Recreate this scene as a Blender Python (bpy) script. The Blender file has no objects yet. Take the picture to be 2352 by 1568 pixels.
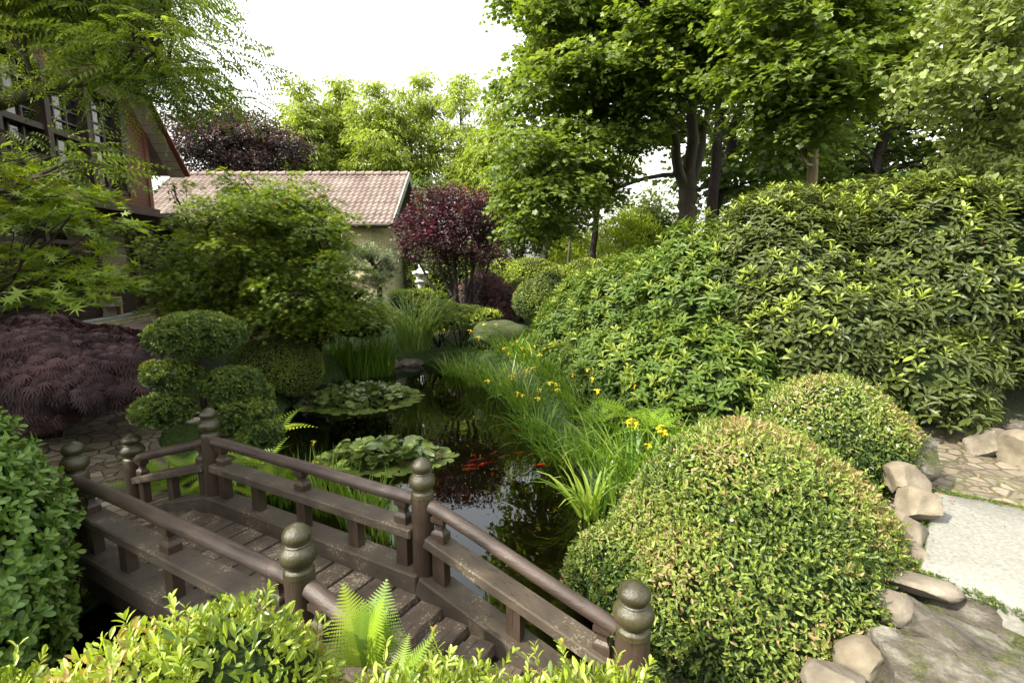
import bpy, math, random
import numpy as np
from mathutils import Vector, noise as mnoise

# ------------------------------------------------------------------ camera, sky, sun, exposure
SC = bpy.context.scene
COL = SC.collection
CAMZ = 2.85
PITCH = math.radians(8.8)
FPX = 1150.0                      # focal length in pixels of a 2352 px wide picture
cam = bpy.data.objects.new('camera', bpy.data.cameras.new('camera'))
COL.objects.link(cam)
cam.location = (0, 0, CAMZ)
cam.rotation_euler = (math.pi/2 - PITCH, 0, 0)
cam.data.sensor_width = 36.0
cam.data.lens = 36.0*FPX/2352.0
cam.data.clip_start = 0.05
cam.data.clip_end = 3000
SC.camera = cam

SUN_EL = math.radians(43)
SUN_DIR = Vector((-0.86, -0.42, 0)).normalized()*math.cos(SUN_EL) + Vector((0, 0, math.sin(SUN_EL)))
world = bpy.data.worlds.new('World'); SC.world = world
world.use_nodes = True
wn = world.node_tree.nodes; wl = world.node_tree.links
bg = wn['Background']
sky = wn.new('ShaderNodeTexSky'); sky.sky_type = 'NISHITA'
sky.sun_disc = False
sky.sun_elevation = SUN_EL
sky.sun_rotation = math.atan2(SUN_DIR.x, SUN_DIR.y)
sky.air_density = 2.6; sky.dust_density = 3.2; sky.ozone_density = 0.6
hs = wn.new('ShaderNodeHueSaturation'); hs.inputs['Saturation'].default_value = 0.15
wl.new(sky.outputs[0], hs.inputs['Color']); wl.new(hs.outputs[0], bg.inputs['Color'])
bg.inputs['Strength'].default_value = 0.15
sun = bpy.data.objects.new('sun', bpy.data.lights.new('sun', 'SUN'))
COL.objects.link(sun)
sun.data.energy = 3.0; sun.data.angle = math.radians(0.6); sun.data.color = (1.0, 0.93, 0.78)
sun.rotation_euler = SUN_DIR.to_track_quat('Z', 'Y').to_euler()
sun.location = (-20, -12, 30)
SC.view_settings.view_transform = 'Standard'
SC.view_settings.look = 'None'
SC.view_settings.exposure = 1.8
SC.view_settings.gamma = 1.0
SC.render.engine = 'CYCLES'
cy = SC.cycles
cy.max_bounces = 8; cy.diffuse_bounces = 4; cy.glossy_bounces = 3
cy.transmission_bounces = 4; cy.transparent_max_bounces = 8
cy.caustics_reflective = False; cy.caustics_refractive = False
cy.use_denoising = True
try:
    cy.denoiser = 'OPENIMAGEDENOISE'
except Exception:
    pass
cy.sample_clamp_indirect = 6.0

# ------------------------------------------------------------------ small maths
rng = np.random.default_rng(7)
CP, SP = math.cos(PITCH), math.sin(PITCH)
def ray(x, y):
    v = (784.0-y)/FPX
    return np.array([(x-1176.0)/FPX, CP+v*SP, -SP+v*CP])
def pt(x, y, Y):
    d = ray(x, y); return np.array([0, 0, CAMZ]) + d*(Y/d[1])
def atz(x, y, z=0.0):
    d = ray(x, y); return np.array([0, 0, CAMZ]) + d*((z-CAMZ)/d[2])
def nrm(a):
    a = np.asarray(a, float)
    return a/np.maximum(np.linalg.norm(a, axis=-1, keepdims=True), 1e-9)
def sph(n, r=rng):
    return nrm(r.normal(size=(n, 3)))
A = np.array

# ------------------------------------------------------------------ objects
def finish(o, parent=None, loc=None):
    COL.objects.link(o)
    if parent is not None: o.parent = parent
    return o
def tag(o, label=None, cat=None, group=None, kind=None):
    if label: o['label'] = label
    if cat: o['category'] = cat
    if group: o['group'] = group
    if kind: o['kind'] = kind
    return o
def thing(name, label, cat, loc, group=None, rz=0):
    o = bpy.data.objects.new(name, None)
    o.empty_display_size = 0.2
    o.location = tuple(float(c) for c in loc); o.rotation_euler = (0, 0, rz)
    COL.objects.link(o)
    return tag(o, label, cat, group)
def raw_mesh(name, V, loops, starts, totals, mats=None, mi=None, attr=None, uv=None, smooth=False):
    me = bpy.data.meshes.new(name)
    V = np.asarray(V, np.float32)
    me.vertices.add(len(V)); me.vertices.foreach_set('co', V.ravel())
    me.loops.add(len(loops)); me.loops.foreach_set('vertex_index', np.asarray(loops, np.int32))
    me.polygons.add(len(starts))
    me.polygons.foreach_set('loop_start', np.asarray(starts, np.int32))
    try: me.polygons.foreach_set('loop_total', np.asarray(totals, np.int32))
    except Exception: pass
    if mi is not None: me.polygons.foreach_set('material_index', np.asarray(mi, np.int32))
    me.polygons.foreach_set('use_smooth', np.full(len(starts), bool(smooth)))
    if attr is not None:
        a = me.attributes.new('rnd', 'FLOAT', 'POINT'); a.data.foreach_set('value', np.asarray(attr, np.float32))
    if uv is not None:
        u = me.uv_layers.new(name='UVMap'); u.data.foreach_set('uv', np.asarray(uv, np.float32).ravel())
    for m in (mats or []): me.materials.append(m)
    me.update(calc_edges=True)
    return me
def obj_from(name, me, parent=None, world_origin=True):
    o = bpy.data.objects.new(name, me)
    return finish(o, parent)
def faces_to_raw(F):
    loops = [i for f in F for i in f]; totals = [len(f) for f in F]
    starts = np.concatenate([[0], np.cumsum(totals)[:-1]]) if F else []
    return loops, starts, totals
def org(parent):
    return A(parent.location) if parent is not None else np.zeros(3)

class MB:
    """collects boxes, tubes, lathes in world coordinates; becomes ONE mesh object"""
    def __init__(s): s.V = []; s.F = []; s.M = []; s.n = 0; s.UV = []
    def add(s, V, F, mi=0):
        V = np.asarray(V, float).reshape(-1, 3)
        s.V.append(V); s.F += [tuple(i+s.n for i in f) for f in F]; s.M += [mi]*len(F); s.n += len(V); return s
    def box(s, c, ax, ay, az, hx, hy, hz, mi=0, bev=0.0):
        """box centre c, unit axes, half sizes; bev = small chamfer"""
        c, ax, ay, az = map(lambda q: np.asarray(q, float), (c, ax, ay, az))
        if bev <= 0:
            P = [c+ax*hx*i+ay*hy*j+az*hz*k for i in (-1, 1) for j in (-1, 1) for k in (-1, 1)]
            F = [(0, 1, 3, 2), (4, 6, 7, 5), (0, 4, 5, 1), (2, 3, 7, 6), (0, 2, 6, 4), (1, 5, 7, 3)]
            return s.add(P, F, mi)
        b = min(bev, hx*.45, hy*.45, hz*.45)
        ring = [(-1, -1), (1, -1), (1, 1), (-1, 1)]
        P = []; oct_ = []
        def octo(ex, ey):
            o = []
            for (i, j) in ring:
                pass
            return [(-hx+ex, -hy+ey+b), (-hx+ex, hy-ey-b), (-hx+ex+b, hy-ey), (hx-ex-b, hy-ey), (hx-ex, hy-ey-b), (hx-ex, -hy+ey+b), (hx-ex-b, -hy+ey), (-hx+ex+b, -hy+ey)]
        for (z, e) in ((-hz, b), (-hz+b, 0), (hz-b, 0), (hz, b)):
            for (x, y) in octo(e, e): P.append(c+ax*x+ay*y+az*z)
        F = [tuple(range(0, 8)), tuple(reversed(range(24, 32)))]
        for L in range(3):
            for i in range(8):
                j = (i+1) % 8
                F.append((L*8+i, (L+1)*8+i, (L+1)*8+j, L*8+j))
        return s.add(P, F, mi)
    def abox(s, x0, x1, y0, y1, z0, z1, mi=0, bev=0.0):
        return s.box(((x0+x1)/2, (y0+y1)/2, (z0+z1)/2), (1, 0, 0), (0, 1, 0), (0, 0, 1), abs(x1-x0)/2, abs(y1-y0)/2, abs(z1-z0)/2, mi, bev)
    def beam(s, p, q, w, h, mi=0, up=(0, 0, 1), bev=0.006, ext=0.0):
        """rectangular beam from p to q: w = width sideways, h = height"""
        p, q = A(p, dtype=float), A(q, dtype=float); d = q-p; L = np.linalg.norm(d); d /= L
        side = nrm(np.cross(A(up, dtype=float), d)); u = np.cross(d, side)
        return s.box((p+q)/2, d, side, u, L/2+ext, w/2, h/2, mi, bev)
    def tube(s, pts, rad, n=8, mi=0, cap=True):
        pts = np.asarray(pts, float); m = len(pts)
        rad = np.broadcast_to(np.asarray(rad, float), (m,))
        t = np.gradient(pts, axis=0); t = nrm(t)
        ref = A([0.0, 0, 1.0]) if abs(t[0][2]) < .9 else A([1.0, 0, 0])
        a = nrm(np.cross(ref, t[0])); P = []
        for i in range(m):
            a = nrm(a - t[i]*np.dot(a, t[i])); b = np.cross(t[i], a)
            for k in range(n):
                an = 2*math.pi*k/n
                P.append(pts[i]+rad[i]*(math.cos(an)*a+math.sin(an)*b))
        F = []
        for i in range(m-1):
            for k in range(n):
                k2 = (k+1) % n
                F.append((i*n+k, i*n+k2, (i+1)*n+k2, (i+1)*n+k))
        if cap: F += [tuple(reversed(range(n))), tuple((m-1)*n+k for k in range(n))]
        return s.add(P, F, mi)
    def lathe(s, c, prof, n=24, mi=0):
        """prof = [(r, z)...] bottom to top about the vertical through c"""
        c = A(c, dtype=float); P = []; m = len(prof)
        for (r, z) in prof:
            for k in range(n):
                an = 2*math.pi*k/n; P.append(c+A([r*math.cos(an), r*math.sin(an), z]))
        F = []
        for i in range(m-1):
            for k in range(n):
                k2 = (k+1) % n
                F.append((i*n+k, i*n+k2, (i+1)*n+k2, (i+1)*n+k))
        F += [tuple(reversed(range(n))), tuple((m-1)*n+k for k in range(n))]
        return s.add(P, F, mi)
    def build(s, name, mats, parent=None, smooth=False, label=None):
        V = np.concatenate(s.V) - org(parent)
        loops, st, tot = faces_to_raw(s.F)
        mats = mats if isinstance(mats, (list, tuple)) else [mats]
        me = raw_mesh(name, V, loops, st, tot, mats, s.M, smooth=smooth)
        if smooth:
            try: me.set_sharp_from_angle(angle=math.radians(42))
            except Exception: pass
        o = obj_from(name, me, parent)
        if label: o['label'] = label
        return o

# ------------------------------------------------------------------ leaf templates (along, across, up)
def fold(V): return np.asarray(V, float)
T = {}
T['rhomb'] = (fold([(0, 0, 0), (.45, .5, .1), (1, 0, -.04), (.45, -.5, .1)]), [(0, 2, 1), (0, 3, 2)])
T['oval'] = (fold([(0, 0, 0), (.28, .42, .09), (.7, .42, .06), (1, 0, -.1), (.7, -.42, .06), (.28, -.42, .09), (.5, 0, .0)]),
             [(0, 6, 2, 1), (6, 3, 2), (0, 5, 4, 6), (6, 4, 3)])
T['lance'] = (fold([(0, 0, 0), (.3, .36, .07), (.62, .5, .05), (.88, .3, -.02), (1, 0, -.12), (.88, -.3, -.02), (.62, -.5, .05), (.3, -.36, .07), (.35, 0, .0), (.7, 0, -.03)]),
              [(0, 8, 1), (8, 9, 2, 1), (9, 4, 3, 2), (0, 7, 8), (8, 7, 6, 9), (9, 6, 5, 4)])
def star(lobes, c=(.36, 0, 0)):
    pts = [(0, 0)]
    pts += [(x, y) for (x, y) in lobes]
    pts += [(x, -y) for (x, y) in reversed(lobes) if abs(y) > 1e-6]
    V = [(x, y, .1*abs(y)-.08*x*x) for (x, y) in pts] + [c]
    n = len(pts); F = [(i, n, (i+1) % n)[::-1] for i in range(n)]
    return fold(V), [tuple(f) for f in F]
T['maple'] = star([(-.06, .38), (.2, .33), (.62, .56), (.64, .27), (.8, .2), (1, 0)])
T['acer'] = star([(-.12, .4), (.16, .12), (.42, .62), (.36, .12), (.82, .42), (.5, .06), (1.05, 0)])
T['ginkgo'] = (fold([(0, 0, 0), (.6, .62, .08), (.92, .33, 0), (.86, .03, .04), (.92, -.33, 0), (.6, -.62, .08)]), [(0, 2, 1), (0, 3, 2), (0, 4, 3), (0, 5, 4)])
T['round'] = (fold([(0, 0, 0), (.2, .3, .05), (.55, .5, .06), (.88, .36, .03), (1, 0, 0), (.88, -.36, .03), (.55, -.5, .06), (.2, -.3, .05), (.5, 0, 0)]),
              [(0, 8, 1), (8, 2, 1), (8, 3, 2), (8, 4, 3), (0, 7, 8), (8, 7, 6), (8, 6, 5), (8, 5, 4)])
def comp_leaf(pairs=6, droop=.35, lw=.085, ll=.24):
    """pinnate leaf: drooping leaflets in pairs along a curved stalk"""
    V = []; F = []
    def leaflet(x, sgn, z, L):
        i = len(V); a = .55
        V.extend([(x, sgn*.01, z), (x+.5*L*math.sin(a)+lw*.5, sgn*.5*L, z-.16*L), (x+L*.45, sgn*L, z-.5*L), (x+.5*L*math.sin(a)-lw*.6, sgn*.5*L, z-.2*L)])
        F.append((i, i+1, i+2)); F.append((i, i+2, i+3))
    for k in range(pairs):
        x = .12+.82*k/(pairs-1); z = -droop*x*x
        L = ll*(1-.35*abs(k/(pairs-1)-.4))
        leaflet(x, 1, z, L); leaflet(x, -1, z, L)
    i = len(V); z = -droop
    V.extend([(.96, 0, z*.92), (1.05, .04, z*1.1), (1.2, 0, z*1.45), (1.05, -.04, z*1.1)]); F.append((i, i+2, i+1)); F.append((i, i+3, i+2))
    i = len(V); V.extend([(0, -.006, 0), (0, .006, 0), (.5, .005, -droop*.25), (.5, -.005, -droop*.25), (1, .003, -droop), (1, -.003, -droop)])
    F.append((i, i+3, i+2, i+1)); F.append((i+3, i+5, i+4, i+2))
    return fold(V), F
T['pinnate'] = comp_leaf()
def cut_leaf():
    """finely cut drooping maple leaf: seven thin fingers"""
    V = []; F = []
    for k, a in enumerate((-75, -48, -22, 0, 22, 48, 75)):
        a = math.radians(a); L = 1-.25*abs(k-3)/3
        i = len(V); d = A([math.cos(a), math.sin(a)]); n = A([-d[1], d[0]])*.055
        for (t, w, z) in ((0, .4, 0), (.5, 1, -.07), (1, 0, -.35)):
            q = d*L*t
            V.append((q[0]+n[0]*w, q[1]+n[1]*w, z)); V.append((q[0]-n[0]*w, q[1]-n[1]*w, z))
        F += [(i, i+1, i+3, i+2), (i+2, i+3, i+5, i+4)]
    return fold(V), F
T['cut'] = cut_leaf()
def tuft(k=5, w=.09):
    """short shoot of narrow needle leaves"""
    V = []; F = []; r = random.Random(3)
    for j in range(k):
        a = 2*math.pi*j/k+r.uniform(-.3, .3); e = r.uniform(.25, .75)
        d = A([e, math.cos(a)*(1-e*.5), math.sin(a)*(1-e*.5)]); d /= np.linalg.norm(d)
        s_ = nrm(np.cross(d, A([.3, .2, .9])))*w; L = r.uniform(.75, 1.1); i = len(V)
        V += [tuple(d*.02), tuple(d*.5*L+s_), tuple(d*L), tuple(d*.5*L-s_)]
        F += [(i, i+1, i+2), (i, i+2, i+3)]
    return fold(V), F
T['tuft'] = tuft(6, .11)
T['needle'] = tuft(8, .05)
def frond(pairs=21, pin=9, arch=.30, wid=.32, serr=True):
    """fern frond: tapering, each pinna a comb of small lobes"""
    V = []; F = []
    def q(x): return A([x, 0, -arch*x*x])
    for k in range(pairs):
        x = .1+.88*(k/(pairs-1)); env = math.sin(math.pi*min(1, (x-.02)**.62))**.8 if x < 1 else .05
        env = max(.05, min(1, (x/.25)**.7)*(1-((x-.25)/.77)) if x > .25 else .55+.45*(x/.25))
        L = wid*env; p = q(x)
        for s_ in (1, -1):
            d = nrm(A([.32, s_, -.12])); b = nrm(A([1, -s_*.32, -arch*2*x]))
            hw = .034*(.5+.5*env)
            if not serr:
                i = len(V); V += [tuple(p-b*hw*.5), tuple(p+d*L*.45+b*hw), tuple(p+d*L), tuple(p+d*L*.45-b*hw)]
                F += [(i, i+1, i+2), (i, i+2, i+3)]; continue
            for m in range(pin):
                t = (m+.5)/pin; c = p+d*L*t; ww = hw*(1-t*.85)*1.3; i = len(V); g = L/pin*.62
                V += [tuple(c-d*g), tuple(c+b*ww+d*g*.8), tuple(c+d*g), tuple(c-b*ww+d*g*.8)]
                F += [(i, i+2, i+1), (i, i+3, i+2)]
    i = len(V)
    for x in (0, .35, .7, 1.0):
        p = q(x); w_ = .008*(1.1-x); V += [tuple(p+A([0, w_, .002])), tuple(p-A([0, w_, -.002]))]
    for k in range(3): F.append((i+2*k, i+2*k+1, i+2*k+3, i+2*k+2))
    return fold(V), F
T['frond'] = frond(); T['widefrond'] = frond(24, 11, .16, .46); T['frondlow'] = frond(13, 1, .45, .34, False)
T['pad'] = None
def lilypad(n=14, notch=.22):
    V = [(0, 0, 0)]; 
    for k in range(n+1):
        a = notch+(2*math.pi-2*notch)*k/n
        V.append((math.cos(a)*.5, math.sin(a)*.5, .012*math.sin(a*3)+.01))
    return fold(V), [(0, k+1, k+2) for k in range(n)]
T['pad'] = lilypad()
T['petal'] = (fold([(0, 0, 0), (.4, .25, .05), (.75, .42, -.05), (1, .15, -.3), (1, -.15, -.3), (.75, -.42, -.05), (.4, -.25, .05)]), [(0, 6, 1), (6, 5, 2, 1), (5, 4, 3, 2)])

def leaves_arrays(tmpl, P, D, N, L, W, rnd, lift=1.0):
    TV, TF = T[tmpl] if isinstance(tmpl, str) else tmpl
    P = np.asarray(P, float); n = len(P)
    D = nrm(D); B = nrm(np.cross(N, D)); N2 = np.cross(D, B)
    L = np.broadcast_to(np.asarray(L, float), (n,)); W = np.broadcast_to(np.asarray(W, float), (n,))
    V = P[:, None, :] + D[:, None, :]*(TV[None, :, 0:1]*L[:, None, None]) + B[:, None, :]*(TV[None, :, 1:2]*W[:, None, None]) + N2[:, None, :]*(TV[None, :, 2:3]*L[:, None, None]*lift)
    k = len(TV)
    fl = np.array([i for f in TF for i in f], np.int64); ft = np.array([len(f) for f in TF], np.int64)
    loops = (fl[None, :] + (np.arange(n)*k)[:, None]).ravel()
    totals = np.tile(ft, n)
    return V.reshape(-1, 3), loops, totals, np.repeat(np.broadcast_to(rnd, (n,)), k)
class LB:
    """collects leaf batches into ONE mesh"""
    def __init__(s): s.b = []
    def add(s, tmpl, P, D, N, L, W, rnd, mi=0, lift=1.0):
        if len(P) == 0: return s
        V, lo, to, r = leaves_arrays(tmpl, P, D, N, L, W, rnd, lift); s.b.append((V, lo, to, r, np.full(len(to), mi))); return s
    def addraw(s, V, F, rnd=.5, mi=0):
        lo = np.array([i for f in F for i in f]); to = np.array([len(f) for f in F])
        s.b.append((np.asarray(V, float), lo, to, np.full(len(V), rnd), np.full(len(F), mi))); return s
    def build(s, name, mats, parent=None, smooth=False, label=None):
        off = 0; Vs = []; Ls = []; Ts = []; Rs = []; Ms = []
        for (V, lo, to, r, m) in s.b:
            Vs.append(V); Ls.append(lo+off); Ts.append(to); Rs.append(r); Ms.append(m); off += len(V)
        V = np.concatenate(Vs)-org(parent); to = np.concatenate(Ts); st = np.concatenate([[0], np.cumsum(to)[:-1]])
        me = raw_mesh(name, V, np.concatenate(Ls), st, to, mats if isinstance(mats, (list, tuple)) else [mats], np.concatenate(Ms), np.concatenate(Rs), smooth=smooth)
        o = obj_from(name, me, parent)
        if label: o['label'] = label
        return o
# ------------------------------------------------------------------ materials
def mat_base(name):
    m = bpy.data.materials.new(name); m.use_nodes = True
    nt = m.node_tree; return m, nt.nodes, nt.links, nt.nodes['Principled BSDF']
def ramp(nodes, stops):
    r = nodes.new('ShaderNodeValToRGB'); e = r.color_ramp.elements
    while len(e) < len(stops): e.new(0.5)
    for i, (p, c) in enumerate(stops): e[i].position = p; e[i].color = (*c, 1)
    return r
def leaf_mat(name, stops, transl=.35, rough=.42, spec=.5, tcol=(1.25, 1.35, .5)):
    if all(c[1] > c[0] and c[1] > c[2]*1.6 for p, c in stops[:2]):
        stops = [(p, (min(c[0]*2.0, c[1]*.98), c[1]*1.22, c[2]*1.25) if c[0] < c[1]*1.1 else c) for p, c in stops]; tcol = (1.3, 1.3, .5)
    m, n, l, b = mat_base(name)
    at = n.new('ShaderNodeAttribute'); at.attribute_name = 'rnd'
    r = ramp(n, stops); l.new(at.outputs['Fac'], r.inputs[0])
    l.new(r.outputs[0], b.inputs['Base Color'])
    b.inputs['Roughness'].default_value = rough; b.inputs['Specular IOR Level'].default_value = spec
    tr = n.new('ShaderNodeBsdfTranslucent'); mx = n.new('ShaderNodeMix'); mx.data_type = 'RGBA'; mx.blend_type = 'MULTIPLY'
    mx.inputs['Factor'].default_value = 1; l.new(r.outputs[0], mx.inputs['A']); mx.inputs['B'].default_value = (*tcol, 1)
    l.new(mx.outputs['Result'], tr.inputs['Color'])
    ms = n.new('ShaderNodeMixShader'); ms.inputs[0].default_value = transl
    l.new(b.outputs[0], ms.inputs[1]); l.new(tr.outputs[0], ms.inputs[2]); l.new(ms.outputs[0], n['Material Output'].inputs[0])
    return m
def noise_mat(name, stops, scale=4, detail=8, rough=.8, bump=.3, bscale=None, spec=.3, coord='Object', stretch=(1, 1, 1), dist=.02, metallic=0.0):
    m, n, l, b = mat_base(name)
    tc = n.new('ShaderNodeTexCoord'); mp = n.new('ShaderNodeMapping'); mp.inputs['Scale'].default_value = stretch
    l.new(tc.outputs[coord], mp.inputs[0])
    t = n.new('ShaderNodeTexNoise'); t.inputs['Scale'].default_value = scale; t.inputs['Detail'].default_value = detail; t.inputs['Roughness'].default_value = .62
    l.new(mp.outputs[0], t.inputs['Vector']); r = ramp(n, stops); l.new(t.outputs['Fac'], r.inputs[0]); l.new(r.outputs[0], b.inputs['Base Color'])
    b.inputs['Roughness'].default_value = rough; b.inputs['Specular IOR Level'].default_value = spec; b.inputs['Metallic'].default_value = metallic
    t2 = n.new('ShaderNodeTexNoise'); t2.inputs['Scale'].default_value = bscale or scale*5; t2.inputs['Detail'].default_value = 6
    l.new(mp.outputs[0], t2.inputs['Vector'])
    bp = n.new('ShaderNodeBump'); bp.inputs['Strength'].default_value = bump; bp.inputs['Distance'].default_value = dist
    l.new(t2.outputs['Fac'], bp.inputs['Height']); l.new(bp.outputs[0], b.inputs['Normal'])
    return m
M = {}
# foliage
M['rhodo_left'] = leaf_mat('rhododendron_fresh', [(0, (.010, .034, .008)), (.4, (.032, .094, .013)), (.8, (.072, .165, .022)), (1, (.12, .22, .035))], .32, .46, .28)
M['rhodo_right'] = leaf_mat('rhododendron_old', [(0, (.014, .038, .012)), (.45, (.036, .075, .016)), (.75, (.10, .165, .026)), (1, (.21, .27, .045))], .28, .42, .28)
M['cotoneaster'] = leaf_mat('cotoneaster_leaf', [(0, (.02, .06, .012)), (.5, (.055, .13, .020)), (.88, (.15, .25, .045)), (.96, (.24, .28, .07)), (1, (.30, .22, .10))], .32, .45, .4)
M['cotoneaster_near'] = leaf_mat('cotoneaster_near_leaf', [(0, (.04, .11, .018)), (.5, (.12, .25, .028)), (.85, (.2, .36, .05)), (.94, (.34, .35, .09)), (1, (.42, .30, .12))], .34, .36)
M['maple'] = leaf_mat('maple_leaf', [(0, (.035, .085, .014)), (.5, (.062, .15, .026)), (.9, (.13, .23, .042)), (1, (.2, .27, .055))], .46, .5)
M['maple_dark'] = leaf_mat('maple_leaf_painted_shade', [(0, (.018, .05, .012)), (.5, (.04, .105, .018)), (1, (.08, .16, .026))], .42, .5)  # maple leaf darkened; shade of the background trees put into the colour
M['acer'] = leaf_mat('japanese_maple_leaf', [(0, (.03, .08, .012)), (.5, (.07, .17, .018)), (.93, (.16, .27, .025)), (1, (.26, .17, .04))], .42, .55)
M['pinnate'] = leaf_mat('pinnate_leaf', [(0, (.025, .075, .014)), (.5, (.062, .15, .024)), (.9, (.13, .24, .034)), (1, (.26, .28, .035))], .5, .55)
M['ginkgo'] = leaf_mat('ginkgo_leaf', [(0, (.035, .085, .02)), (.5, (.075, .15, .035)), (1, (.14, .23, .055))], .35, .5)
M['far'] = leaf_mat('chestnut_leaf', [(0, (.06, .13, .02)), (.5, (.13, .25, .035)), (1, (.24, .36, .06))], .5, .5)
M['plum'] = leaf_mat('purple_plum_leaf', [(0, (.022, .008, .012)), (.5, (.055, .018, .027)), (.8, (.1, .02, .03)), (1, (.3, .03, .035))], .3, .42, tcol=(1.6, .5, .5))
M['beech'] = leaf_mat('copper_beech_leaf', [(0, (.02, .012, .012)), (.5, (.05, .03, .028)), (1, (.11, .07, .05))], .3, .5, tcol=(1.3, .9, .7))
M['lace'] = leaf_mat('laceleaf', [(0, (.032, .018, .022)), (.5, (.075, .04, .046)), (1, (.16, .09, .095))], .25, .55, .3, tcol=(1.3, .7, .7))
M['mound'] = leaf_mat('purple_mound_leaf', [(0, (.03, .012, .014)), (.5, (.075, .028, .03)), (1, (.14, .055, .05))], .25, .55, tcol=(1.4, .7, .6))
M['yew'] = leaf_mat('yew_needles', [(0, (.016, .045, .008)), (.5, (.04, .11, .014)), (1, (.11, .21, .022))], .2, .5)
M['box'] = leaf_mat('box_leaf', [(0, (.022, .055, .010)), (.5, (.055, .125, .016)), (1, (.12, .2, .024))], .22, .5)
M['pine'] = leaf_mat('pine_needles', [(0, (.03, .055, .025)), (.5, (.07, .12, .055)), (1, (.13, .19, .09))], .15, .6)
M['obovate'] = leaf_mat('thick_leaf', [(0, (.02, .07, .012)), (.5, (.05, .155, .022)), (1, (.12, .27, .05))], .25, .4)
M['iris'] = leaf_mat('iris_blade', [(0, (.03, .11, .012)), (.5, (.07, .2, .02)), (1, (.17, .33, .05))], .42, .42)
M['grass'] = leaf_mat('reed_blade', [(0, (.03, .09, .018)), (.5, (.065, .17, .035)), (1, (.14, .27, .07))], .4, .45)
M['fern'] = leaf_mat('fern_frond', [(0, (.04, .13, .010)), (.5, (.1, .26, .018)), (1, (.2, .4, .03))], .42, .5)
M['lily'] = leaf_mat('lily_pad', [(0, (.03, .06, .016)), (.3, (.05, .12, .03)), (.8, (.09, .19, .045)), (.97, (.15, .25, .05)), (1, (.2, .09, .04))], .2, .26, .6)
M['hedge'] = leaf_mat('hedge_leaf', [(0, (.06, .10, .014)), (.5, (.15, .22, .02)), (1, (.32, .34, .035))], .3, .5)
M['yellowshrub'] = leaf_mat('sun_tinted_leaf', [(0, (.16, .2, .015)), (.5, (.3, .34, .02)), (1, (.48, .45, .05))], .45, .5)  # yellow of the sunlight put into the leaf colour
M['juniper'] = leaf_mat('juniper_needles', [(0, (.03, .08, .010)), (.5, (.07, .16, .014)), (1, (.2, .3, .024))], .2, .55)
M['moss'] = leaf_mat('moss_blades', [(0, (.02, .055, .008)), (.5, (.035, .1, .012)), (1, (.08, .15, .018))], .3, .7)
M['yellow'] = leaf_mat('yellow_petal', [(0, (.75, .55, .01)), (1, (.92, .78, .04))], .35, .5, tcol=(1.1, 1.05, .5))
M['white'] = leaf_mat('white_petal', [(0, (.7, .68, .55)), (1, (.9, .88, .8))], .3, .5, tcol=(1, 1, .9))
M['redflower'] = leaf_mat('red_petal', [(0, (.5, .02, .02)), (1, (.75, .05, .04))], .3, .5, tcol=(1, .4, .4))
M['dry'] = leaf_mat('dry_flower_head', [(0, (.09, .045, .02)), (1, (.26, .14, .06))], .2, .7, tcol=(1, .8, .5))
# bark, wood
M['bark'] = noise_mat('grey_brown_bark', [(.3, (.022, .018, .013)), (.55, (.06, .05, .033)), (.75, (.11, .10, .06))], 3, 8, .9, .7, 14, stretch=(1, 1, .35), dist=.03)
M['bark_light'] = noise_mat('pale_bark', [(.3, (.12, .09, .05)), (.6, (.26, .21, .12)), (.75, (.34, .3, .18))], 5, 8, .9, .5, 20, stretch=(1, 1, .3))
M['bark_dark'] = noise_mat('dark_bark', [(.3, (.012, .009, .008)), (.6, (.035, .026, .022)), (.8, (.06, .05, .04))], 6, 8, .9, .5, 24, stretch=(1, 1, .3))
M['twig'] = noise_mat('twig_brown', [(.3, (.035, .022, .012)), (.7, (.10, .07, .035))], 20, 3, .85, .2)
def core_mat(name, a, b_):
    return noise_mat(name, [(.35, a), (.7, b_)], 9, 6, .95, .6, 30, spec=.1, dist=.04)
M['core'] = core_mat('painted_shade_core', (.008, .014, .005), (.022, .036, .010))  # near-black tones; shade inside the leaf mass is put into this colour
M['core_dark'] = core_mat('painted_shade_core_brown', (.008, .006, .005), (.022, .016, .012))  # same painted inner shade, browner, for the purple plants
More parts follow.
